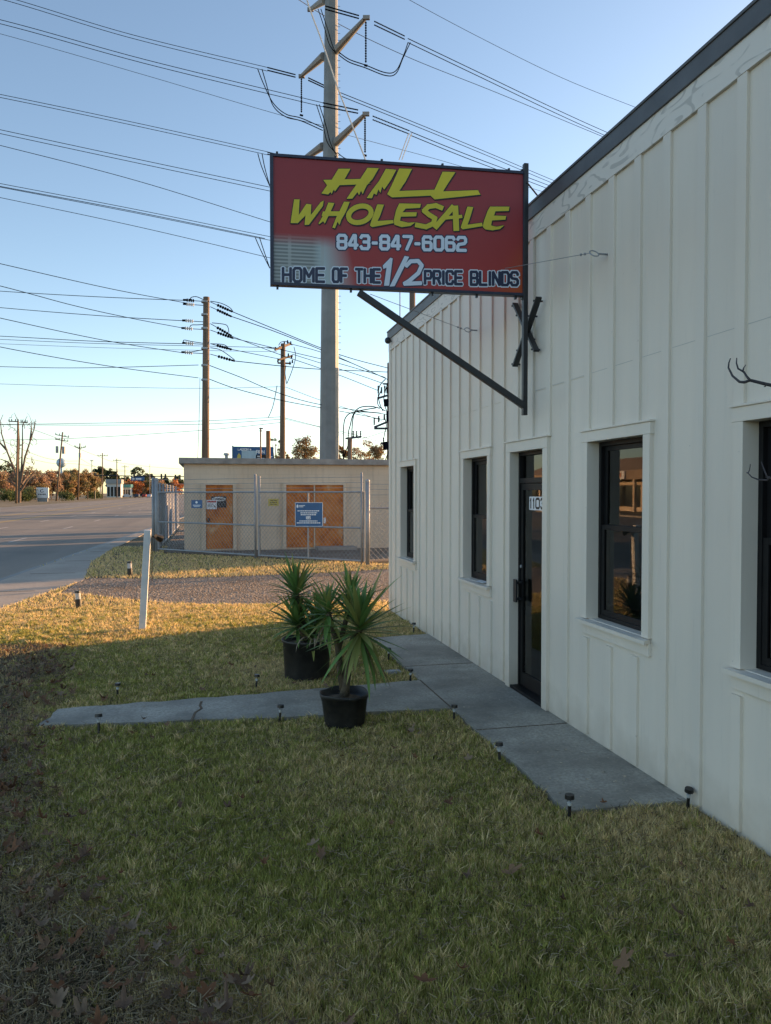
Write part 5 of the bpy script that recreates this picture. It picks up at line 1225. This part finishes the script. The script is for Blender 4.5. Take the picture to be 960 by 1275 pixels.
a = MB(); a.cyl(sb, Vector((sb.x, sb.y, hz(590, 260))), .22, .18, 8); eb = col(262, 262); a.cyl(eb, Vector((eb.x, eb.y, hz(590, 262))), .22, .18, 8); a.build('pole', M['black_metal'], sg)
a = MB(); a.cyl(at(118, 592, 260), at(262, 594, 262), .16, .14, 8); a.build('mast_arm', M['black_metal'], sg)
for (x, y0, y1) in ((118.5, 589, 596), (167.3, 589.8, 596), (201, 590, 597), (206, 590, 597), (218.5, 591, 597.5), (224, 591, 597.5)):
    a = MB(); c0, c1 = at(x, y1, 259.6), at(x, y0, 259.6); a.box((c0.x - .28, c0.y - .2, c0.z), (c0.x + .28, c0.y + .2, c1.z)); a.build('signal_head', M['black_metal'], sg)
a = MB(); A, B = at(163, 593.6, 259.4), at(179.5, 598.6, 259.4); a.box((A.x, A.y - .05, B.z), (B.x, A.y + .05, A.z)); pl = a.build('street_name_plate', M['sign_blue'], sg)
a = MB()
for k_ in (0, 1): c0 = at(164.5 + k_ * 4.5, 595.3, 259.2); c1 = at(167.5 + k_ * 8.5, 597.2, 259.2); a.box((c0.x, c0.y - .06, c1.z), (c1.x, c0.y - .03, c0.z))
a.build('text', M['sign_white'], pl)
w1('long wire along the far poles from the bare tree, upper', [(36, 533), (69, 545), (94, 557), (122, 568), (142, 575), (186, 581), (240, 585)], 150, 360, .05, 'wire_grey')
w1('long wire along the far poles, lower', [(-60, 520), (36, 563), (71, 573), (97, 574)], 150, 230, .045, 'wire_grey')
w1('far wire between the forked-arm pole and the far corner', [(100, 571), (114, 579), (127, 583), (160, 586)], 230, 330, .045, 'wire_grey')
w1('far wire near the tree tops beneath the others', [(31, 570), (66, 577), (98, 578), (160, 588), (230, 594)], 180, 420, .05, 'wire_grey')
# monument sign
d = 180.; A, B = at(45.5, 607, d), at(60, 620, d); ms = thing('monument_sign', 'white monument sign with a round swirl logo on a dark base', 'sign', (A.x / 2 + B.x / 2, A.y / 2 + B.y / 2, 0))
a = MB(); a.box((A.x, A.y - .3, B.z), (B.x, A.y + .3, A.z)); mp = a.build('panel', M['sign_white'], ms)
a = MB(); a.box((A.x + .2, A.y - .25, -.03), (B.x - .2, A.y + .25, B.z)); a.build('base', M['store_grey'], ms)
f = Flat(lambda x, y, h: (lambda p: Vector((p.x, A.y - .31 - h, p.z)))(at(x, y, d)), .005, .002)
f.stroke(ell(52.3, 611.2, 2.0, 1.7, 0, 14)[1:13], .7, .2)
for x in (48.5, 50.4, 52.3, 54.2, 56): f.poly([(x - .6, 614.8), (x + .6, 614.8), (x + .6, 616.2), (x - .6, 616.2)])
f.m.build('logo', M['let_navy'], mp)
# water tower
d = 800.; b = col(77, d); wt = thing('water_tower', 'pale blue rounded water tank above the far trees', 'water tower', b)
a = MB(); zz = hz(574, d); a.sphere((b.x, b.y, zz - 2), 5.2, 5.2, 5.0, 18, 12); a.build('tank', M['tower_blue'], wt, smooth=True)
a = MB(); a.cyl(b, (b.x, b.y, zz - 5), 1.6, 1.2, 12); a.build('column', M['tower_blue'], wt)
# far stores
def store(name, label, x0, x1, top, d, wall, roofm=None, ground=None):
    A, B = col(x0, d), col(x1, d); z = hz(top, d); o = thing(name, label, 'building', ((A.x + B.x) / 2, (A.y + B.y) / 2 + 4, 0))
    a = MB(); a.box((A.x, A.y, 0), (B.x, A.y + 10, z)); a.build('wall', wall, o)
    a = MB(); a.box((A.x - .4, A.y - .8, z * .8), (B.x + .4, A.y + 10.2, z * 1.06)); a.build('roof', roofm or wall, o)
    a = MB(); n = 4
    for i in range(n): xa = A.x + (B.x - A.x) * (i + .15) / n; xb = A.x + (B.x - A.x) * (i + .85) / n; a.box((xa, A.y - .1, .4), (xb, A.y + .05, z * .62))
    a.build('window', M['glass_dark'], o); return o
store('store', 'small white store with a dark roof at the far corner', 133, 150, 598, 370, M['store_white'], M['store_grey'])
store('store', 'teal-fronted store right of the white one', 150, 162, 604, 385, M['store_white'], M['store_teal'])
store('store', 'low grey store half hidden by the orange tree', 165, 196, 604, 440, M['store_grey'], M['brown_roof'])
b = col(125, 340); os_ = thing('pylon_sign', 'orange roadside sign panel behind the signal mast', 'sign', b); a = MB(); A, B = at(121, 595, 340), at(127, 601, 340); a.box((A.x, A.y - .3, B.z), (B.x, A.y + .3, A.z)); a.build('panel', M['orange_panel'], os_); a = MB(); a.cyl(b, (b.x, b.y, B.z), .3, n=8); a.build('pole', M['galv'], os_)
# distant cars
def car(label, px, d, mat, rot):
    c = col(px, d); o = thing('parked_car', label, 'car', c, 'cars far along the road')
    a = MB(); prof = [(-2.2, .35), (2.2, .35), (2.25, .8), (1.2, .92), (.6, 1.45), (-1.2, 1.48), (-1.9, .95), (-2.25, .9)]
    vv = [(c.x + x * math.cos(rot) - y * math.sin(rot), c.y + x * math.sin(rot) + y * math.cos(rot), z) for y in (-.85, .85) for x, z in prof]; n = len(prof)
    a.add(vv, [tuple(range(n))[::-1], tuple(range(n, 2 * n))] + [(i, (i + 1) % n, n + (i + 1) % n, n + i) for i in range(n)]); a.build('body', mat, o, bevel=.08)
    wv = MB()
    for x in (-1.4, 1.4):
        for y in (-.87, .87):
            p = Vector((c.x + x * math.cos(rot) - y * math.sin(rot), c.y + x * math.sin(rot) + y * math.cos(rot), .33)); q = Vector((-math.sin(rot), math.cos(rot), 0)) * .1
            t_ = MB(); t_.cyl(p - q, p + q, .33, n=12); t_.build('wheel', M['rubber'], o)
    return o
car('white car far along the road by the light pole', 187, 330, M['car_paint'], 1.4); car('dark car beyond the signal mast under the orange tree', 171, 320, M['car_dark'], 1.5); car('white car parked by the teal store', 158, 345, M['car_paint'], .1); car('red car far down the road at the fence corner', 180, 360, M['car_red'], 1.5)

# billboard behind the pump house
d = 92.; A, B = at(290.5, 556, d), at(341.5, 577, d); bb = thing('billboard', 'blue billboard with a pale picture and white lettering above the pump house roof', 'billboard', ((A.x + B.x) / 2, A.y, 0))
a = MB(); a.box((A.x, A.y - .12, B.z - .5), (B.x, A.y + .12, A.z)); a.box((A.x - .15, A.y - .16, B.z - .6), (A.x, A.y + .16, A.z + .1)); bp_ = a.build('panel', M['sign_blue'], bb)
a = MB()
for x in (A.x + 1, B.x - 1): a.cyl((x, A.y + .4, 0), (x, A.y + .4, A.z - .5), .18, n=8)
a.build('post', M['galv'], bb)
bf = lambda h: Flat(lambda x, y, hh: (lambda p: Vector((p.x, A.y - h - hh, p.z)))(at(x, y, d)), .002, .001)
f = bf(.125); f.poly([(301, 561), (320, 561), (320, 577), (301, 577)]); f.m.build('picture', pm('billboard_picture', (.38, .50, .56), .5, .2, .8, 0), bp_)
f = bf(.125); f.poly([(295.5, 567), (297.5, 564), (299.8, 567), (300.2, 577), (294.6, 577)]); f.m.build('figure', M['sign_yellow'], bp_)
f = bf(.13); f.word('LADSON', 296, 309.5, 558, 561, .6, gap=.35); f.word('RON', 319, 330, 560, 564.6, .95, gap=.3); f.poly([(311, 558.6), (313, 558.6), (313, 560.6), (311, 560.6)])
for (x0, x1, y) in ((320.5, 325, 567.3), (321, 330, 570), (337, 340, 567.6), (320, 332, 573)): f.poly([(x0, y), (x1, y), (x1, y + 1.2), (x0, y + 1.2)])
f.m.build('lettering', M['sign_white'], bp_)
f = bf(.125); f.poly([(319, 565.8), (334, 565.8), (334, 572), (319, 572)]); f.m.build('caption_panel', M['ink'], bp_)

# shop row across the road, seen reflected in the window panes
sr = thing('shop_row', 'low beige shop row with a brown roof across the road', 'building', (-40, 70, 0))
a = MB(); a.box((-52, 44, -.03), (-40, 104, 3.7)); a.build('wall', M['beige'], sr)
a = MB(); a.add([(-38.6, 43, 3.5), (-38.6, 105, 3.5), (-38.6, 105, 4.5), (-38.6, 43, 4.5), (-43, 43, 6.2), (-43, 105, 6.2), (-52.5, 43, 6.2), (-52.5, 105, 6.2), (-52.5, 43, 3.5), (-52.5, 105, 3.5)], [(0, 1, 2, 3), (3, 2, 5, 4), (4, 5, 7, 6), (6, 7, 9, 8), (0, 3, 4, 6, 8), (1, 9, 7, 5, 2), (0, 8, 9, 1)]); a.build('roof', M['brown_roof'], sr)
a = MB(); cm = MB()
for i in range(10):
    y = 45.5 + i * 6; a.box((-40.05, y, .5), (-39.9, y + 4.4, 2.9)); cm.box((-38.9, y + 4.9, -.03), (-38.6, y + 5.2, 3.5))
a.build('window', M['glass_dark'], sr); cm.build('column', M['beige'], sr)
for k_, y in enumerate((52, 64, 76, 88)):
    a = MB(); a.box((-38.6, y, 3.55), (-38.4, y + 5, 4.45)); pl = a.build('shop_sign', M['sign_white'], sr)
    a = MB()
    for i in range(4): a.box((-38.4, y + .6 + i * 1.0, 3.75), (-38.38, y + 1.2 + i * 1.0, 4.25))
    a.build('lettering', M['orange_panel'], pl)
for i, y in enumerate((60, 75)):
    tree('pine_tree', 'dark pine standing behind the beige shop row', 'tree', (-58, y, 0), 9 + (i % 2) * 2, 4, .3, PINE, 700, .7, .25, 'pines behind the shop row')

# ------------------------------------------------------------------ bare sapling reaching in from the right
sp_b = Vector((2.55, 2.05, 0)); sap = thing('bare_sapling', 'leafless dark-twigged sapling beside the wall, reaching in from the right edge', 'sapling', sp_b)
t = MB(); ds = 2.6
def twig(pts, r0, r1, dds=(0,)):
    k = len(pts); t.tube([at(x, y, ds + .02 * i) for i, (x, y) in enumerate(pts)], [r0 + (r1 - r0) * i / (k - 1) for i in range(k)], 7)
q1 = at(1010, 500, ds); q2 = at(1010, 610, ds)
t.tube([sp_b, sp_b + Vector((-.05, .05, .9)), sp_b + Vector((-.06, .08, 1.9)), sp_b + Vector((0, .1, 3.0))], [.022, .018, .014, .008], 8)
t.tube([sp_b + Vector((-.05, .05, 1.2)), q2], [.010, .006], 6); t.tube([sp_b + Vector((-.06, .07, 1.7)), q1], [.010, .007], 6)
twig([(1010, 500), (975, 483), (952, 478), (934, 473.5), (927, 476)], .007, .005)
twig([(927, 476), (921, 475.5), (912, 468), (907, 458), (907.5, 452), (909.5, 446.5)], .005, .002); twig([(934, 473.5), (930, 469), (926, 463), (919, 459), (917, 452), (917.3, 446)], .0045, .002); twig([(925, 462), (926, 458), (928.5, 454.5)], .0028, .0016)
twig([(954, 478.5), (953, 481), (951.5, 481.5)], .003, .0015)
twig([(1010, 610), (985, 603), (962, 596), (954, 593.5)], .0058, .004); twig([(958, 594), (955, 598), (945, 597.5), (936, 594), (931.5, 589), (929.5, 588.5)], .0035, .0015); twig([(931.5, 589), (933.5, 585), (934.3, 578)], .002, .0012); twig([(955, 593.5), (952, 586), (948, 575)], .003, .0015)
t.build('branches', M['twig'], sap, smooth=True)
# more of the sapling's upper twigs, outside the frame
for i in range(10):
    pass

# ------------------------------------------------------------------ grass, straw, leaves, pebbles
def fbm(x, y, seed=0):
    r = np.random.default_rng(seed); out = np.zeros_like(x)
    for k in range(7):
        a = r.uniform(0, 6.28); f_ = r.uniform(.5, 3.2); out += np.sin((x * math.cos(a) + y * math.sin(a)) * f_ * 1.7 + r.uniform(0, 6.28) + 1.3 * np.sin((x * math.sin(a) - y * math.cos(a)) * f_))
    return out / 7
def clear_mask(x, y):
    jx, jy = x + .05 * fbm(x * 8, y * 8, 61), y + .05 * fbm(x * 8, y * 8, 62)
    ok = ~in_poly(jx, jy, walk_poly) & ~in_poly(x, y, side_poly) & ~in_poly(x, y, gravel_poly) & ~((x > 2.99) & (y < 12.7) & (y > -4))
    ok &= (x > np.array([redge(0)]) + (y) * (rd.x / rd.y))
    for c, r in ((pc1, .17), (pc2, .235)): ok &= (x - c.x) ** 2 + (y - c.y) ** 2 > r * r
    return ok
def blades(x, y, h, wd, lean, colr, seed):
    rng = np.random.default_rng(seed); n = len(x); az = rng.uniform(0, 2 * np.pi, n); f = rng.uniform(0, 2 * np.pi, n)
    dx, dy = np.cos(az) * lean * h, np.sin(az) * lean * h; sx, sy = np.cos(f) * wd / 2, np.sin(f) * wd / 2
    z0 = np.full(n, -.02)
    V = np.empty((n, 5, 3), np.float32)
    V[:, 0] = np.stack([x - sx, y - sy, z0], 1); V[:, 1] = np.stack([x + sx, y + sy, z0], 1)
    V[:, 2] = np.stack([x + sx * .8 + dx * .35, y + sy * .8 + dy * .35, z0 + h * .6], 1); V[:, 3] = np.stack([x - sx * .8 + dx * .35, y - sy * .8 + dy * .35, z0 + h * .6], 1)
    V[:, 4] = np.stack([x + dx, y + dy, z0 + h], 1)
    idx = np.arange(n)[:, None] * 5
    fl_ = np.concatenate([idx + np.array([[0, 1, 2, 3]]), idx + np.array([[3, 2, 4]])], 1).ravel()
    ls = (np.arange(n)[:, None] * 7 + np.array([[0, 4]])).ravel(); lt = np.tile([4, 3], n)
    return V.reshape(-1, 3), fl_, ls, lt, np.repeat(colr, 5, 0)
def scatter(n, x0, x1, y0, y1, dref, seed):
    """density falls off with distance from the standpoint"""
    rng = np.random.default_rng(seed); x = rng.uniform(x0, x1, n); y = rng.uniform(y0, y1, n); d = np.hypot(x, y)
    keep = rng.uniform(0, 1, n) < np.minimum(1, (dref / d) ** 1.6); return x[keep], y[keep], d[keep]
def palette(rng, n, straw):
    g = np.array([.30, .33, .08]); g2 = np.array([.54, .48, .14]); s1 = np.array([.86, .69, .36]); s2 = np.array([.64, .49, .23])
    t = rng.uniform(0, 1, (n, 1)); green = g * (1 - t) + g2 * t; dry = s1 * (1 - t) + s2 * t
    return np.where(rng.uniform(0, 1, n)[:, None] < straw[:, None], dry, green) * rng.uniform(.7, 1.25, n)[:, None]
x, y, d = scatter(2600000, -5.2, 3.0, 1.9, 14.2, 3.3, 11)
ok = clear_mask(x, y); x, y, d = x[ok], y[ok], d[ok]
rng = np.random.default_rng(5); n = len(x)
patch = fbm(x, y, 3); fine = fbm(x * 5, y * 5, 8)
MB_Y = [2.0, 2.7, 3.3, 4.1, 5.2, 7.5, 9.0, 10.6, 11.4]; MB_X = [.5, .3, -.07, -.62, -1.05, -1.45, -1.6, -1.75, -3.2]
mulch = np.clip((np.interp(y, MB_Y, MB_X) - x + .28 * fbm(x * 2, y * 2, 21)) / .4, 0, 1)
clump = fbm(x * 15, y * 15, 41)
keep = (rng.uniform(0, 1, n) > mulch * .86) & (rng.uniform(0, 1, n) > np.clip(-fine * 1.1 - .35, 0, .8)); x, y, d, patch, mulch, fine, clump = [a[keep] for a in (x, y, d, patch, mulch, fine, clump)]; n = len(x)
straw = np.clip(.36 + patch * .8 + .25 * fine + .25 * clump + mulch * .3 + np.clip((y - 10.5) * .12, 0, .3) + np.clip((x - 1.7) * .25, 0, .3), .1, .95)
h = rng.uniform(.014, .040, n) * (1 + .3 * patch + .4 * fine + .5 * clump) * np.where(mulch > .5, .9, 1); wd = .0038 * np.maximum(1, d / 3.2) * rng.uniform(.7, 1.3, n)
V, fl_, ls, lt, cc = blades(x, y, np.maximum(h, .014) + .012, wd, rng.uniform(.05, .75, n), palette(rng, n, straw) * (1 + .3 * clump)[:, None], 9)
tuft = rng.choice(n, 1300, p=(d / d.sum())); tx = np.repeat(x[tuft], 24) + rng.normal(0, .018, 1300 * 24); ty = np.repeat(y[tuft], 24) + rng.normal(0, .018, 1300 * 24); td = np.repeat(d[tuft], 24); tn = len(tx); okt = clear_mask(tx, ty)
V2, f2_, l2, t2_, c2 = blades(tx[okt], ty[okt], rng.uniform(.04, .085, okt.sum()), .0045 * np.maximum(1, td[okt] / 3.5), rng.uniform(.3, 1.1, okt.sum()), palette(rng, int(okt.sum()), np.repeat(rng.choice([.1, .5, .9], 1300), 24)[okt]), 19)
V, fl_, ls, lt, cc = np.concatenate([V, V2]), np.concatenate([fl_, f2_ + len(V)]), np.concatenate([ls, l2 + len(fl_)]), np.concatenate([lt, t2_]), np.concatenate([cc, c2])
struct(np_mesh('grass', V, fl_, ls, lt, cc, M['grassm']), 'stuff', 'patchy green and straw coloured winter lawn')
# brown grass beyond the gravel and along the road
x, y, d = scatter(130000, -4.5, 9.0, 12.5, 30, 14, 12); ok = clear_mask(x, y) & ~((x > -1.5) & (y > 26.6 - (x + 1.6) * .86) ); x, y, d = x[ok], y[ok], d[ok]; n = len(x)
straw = np.clip(.86 + .3 * fbm(x, y, 4), .4, 1); h = rng.uniform(.03, .08, n)
V, fl_, ls, lt, cc = blades(x, y, h, .006 * np.maximum(1, d / 6) * rng.uniform(.7, 1.3, n), rng.uniform(.3, 1.3, n), palette(rng, n, straw), 10)
struct(np_mesh('dry_grass', V, fl_, ls, lt, cc, M['grassm']), 'stuff', 'short brown grass strip beyond the gravel')
# straw thatch lying flat: the bottom-left corner and the strip by the road
def flat_straw(n, xs, ys, seed, wd=.004, lk=1.):
    rng = np.random.default_rng(seed); az = rng.uniform(0, 6.28, n); L = rng.uniform(.04, .14, n) * lk; z = rng.uniform(.0, .04, n); t = rng.uniform(-.25, .45, n)
    dx, dy = np.cos(az) * L / 2, np.sin(az) * L / 2; px, py = -np.sin(az) * wd / 2, np.cos(az) * wd / 2
    V = np.stack([np.stack([xs - dx - px, ys - dy - py, z - t * L / 2], 1), np.stack([xs + dx - px, ys + dy - py, z + t * L / 2], 1), np.stack([xs + dx + px, ys + dy + py, z + t * L / 2 + .001], 1), np.stack([xs - dx + px, ys - dy + py, z - t * L / 2 + .001], 1)], 1).reshape(-1, 3)
    base = np.array([[.32, .24, .135], [.22, .155, .085], [.13, .09, .055], [.42, .33, .20]])[rng.integers(0, 4, n)] * rng.uniform(.6, 1.2, n)[:, None]
    return V, np.arange(4 * n), np.arange(n) * 4, np.full(n, 4), np.repeat(base, 4, 0)
rng = np.random.default_rng(31); xs, ys_ = rng.uniform(-4.2, .8, 130000), rng.uniform(1.9, 10.8, 130000)
bx_ = np.interp(ys_, MB_Y, MB_X)
k = (rng.uniform(0, 1, len(xs)) < np.clip((bx_ - xs + .12 + .28 * fbm(xs * 2, ys_ * 2, 21)) / .35, 0, 1) * np.where(ys_ < 4.6, 1, .6)) & clear_mask(xs, ys_)
xs, ys_ = xs[k], ys_[k]
struct(np_mesh('straw_thatch', *flat_straw(len(xs), xs, ys_, 32, .0036, .7), M['litter']), 'stuff', 'dry straw and mulch lying on the ground beside the lawn')
rng = np.random.default_rng(35); xs, ys_ = rng.uniform(-2.2, 2.95, 110000), rng.uniform(1.9, 11.5, 110000); k = clear_mask(xs, ys_) & (rng.uniform(0, 1, 110000) < np.clip(.45 + .8 * fbm(xs * 3, ys_ * 3, 36), .05, 1)); xs, ys_ = xs[k], ys_[k]
struct(np_mesh('grass_clippings', *flat_straw(len(xs), xs, ys_, 37, .0032, .45), M['litter']), 'stuff', 'dry grass clippings lying among the lawn blades')
# fallen leaves
def dead_leaves(n, xs, ys, seed):
    r = random.Random(seed); m_ = MB(); cols = []
    for i in range(n):
        s = r.uniform(.013, .036); a0 = r.uniform(0, 6.28); tx, ty = r.uniform(-.6, .6), r.uniform(-.6, .6); z = r.uniform(.02, .055)
        pts = []; k = 20; cu = r.uniform(.2, 1.1); el_ = r.uniform(.7, 1.3)
        for j in range(k):
            t_ = 2 * math.pi * j / k; rr = s * (.55 + .6 * abs(math.cos(2.5 * t_)) ** 1.3) * r.uniform(.86, 1.12)
            px_, py_ = rr * math.cos(t_) * el_, rr * math.sin(t_) / el_; X = px_ * math.cos(a0) - py_ * math.sin(a0); Y = px_ * math.sin(a0) + py_ * math.cos(a0)
            pts.append((xs[i] + X, ys[i] + Y, z + X * tx + Y * ty + (px_ * px_ / s) * cu + abs(py_) * .3 * cu))
        kk = len(m_.v); m_.v.append((xs[i], ys[i], z)); m_.v += pts; m_.f += [(kk, kk + 1 + j, kk + 1 + (j + 1) % k) for j in range(k)]
        c = r.choice([(.19, .10, .055), (.24, .145, .085), (.13, .08, .05), (.27, .19, .125), (.21, .10, .05), (.17, .11, .075)]); cols += [c] * (k + 1)
    nf = len(m_.f); flat = [q for f_ in m_.f for q in f_]
    return np_mesh('fallen_leaves', np.array(m_.v), flat, np.arange(nf) * 3, np.full(nf, 3), np.array(cols), M['litter'])
rng = np.random.default_rng(77)
ly = np.concatenate([rng.uniform(2.3, 9, 110), rng.uniform(2.3, 10.6, 800)]); lx = np.concatenate([rng.uniform(-1.6, 2.6, 110), np.interp(ly[110:], MB_Y, MB_X) - np.abs(rng.normal(0, .6, 800)) + rng.normal(.06, .1, 800)])
k = clear_mask(lx, ly); lx, ly = lx[k], ly[k]
struct(dead_leaves(len(lx), lx, ly, 5), 'stuff', 'brown and grey fallen leaves scattered over the lawn edge')
# pebbles on the drive
rng = np.random.default_rng(91); xs, ys_ = rng.uniform(-4.5, 8, 13000), rng.uniform(12.5, 21, 13000); k = in_poly(xs, ys_, gravel_poly); xs, ys_ = xs[k], ys_[k]; n = len(xs)
s = rng.uniform(.008, .028, n); OCT = np.array([[1, 0, 0], [0, 1, 0], [-1, 0, 0], [0, -1, 0], [0, 0, .8]]); rot = rng.uniform(0, 6.28, n)
V = np.empty((n, 5, 3)); 
for j in range(5):
    o3 = OCT[j]; jit = rng.uniform(.7, 1.3, n); V[:, j, 0] = xs + s * jit * (o3[0] * np.cos(rot) - o3[1] * np.sin(rot)); V[:, j, 1] = ys_ + s * jit * (o3[0] * np.sin(rot) + o3[1] * np.cos(rot)); V[:, j, 2] = -.012 + s * o3[2] * jit
TR = np.array([[0, 1, 4], [1, 2, 4], [2, 3, 4], [3, 0, 4]]); fl_ = (np.arange(n)[:, None, None] * 5 + TR[None]).reshape(-1)
pc_ = np.array([[.33, .29, .24], [.29, .255, .21], [.37, .335, .285], [.25, .21, .17]])[rng.integers(0, 4, n)]
struct(np_mesh('gravel', V.reshape(-1, 3), fl_, np.arange(4 * n) * 3, np.full(4 * n, 3), np.repeat(pc_, 5, 0), M['stone']), 'stuff', 'tan and grey stone chips covering the drive')
print('objects', len(bpy.data.objects))
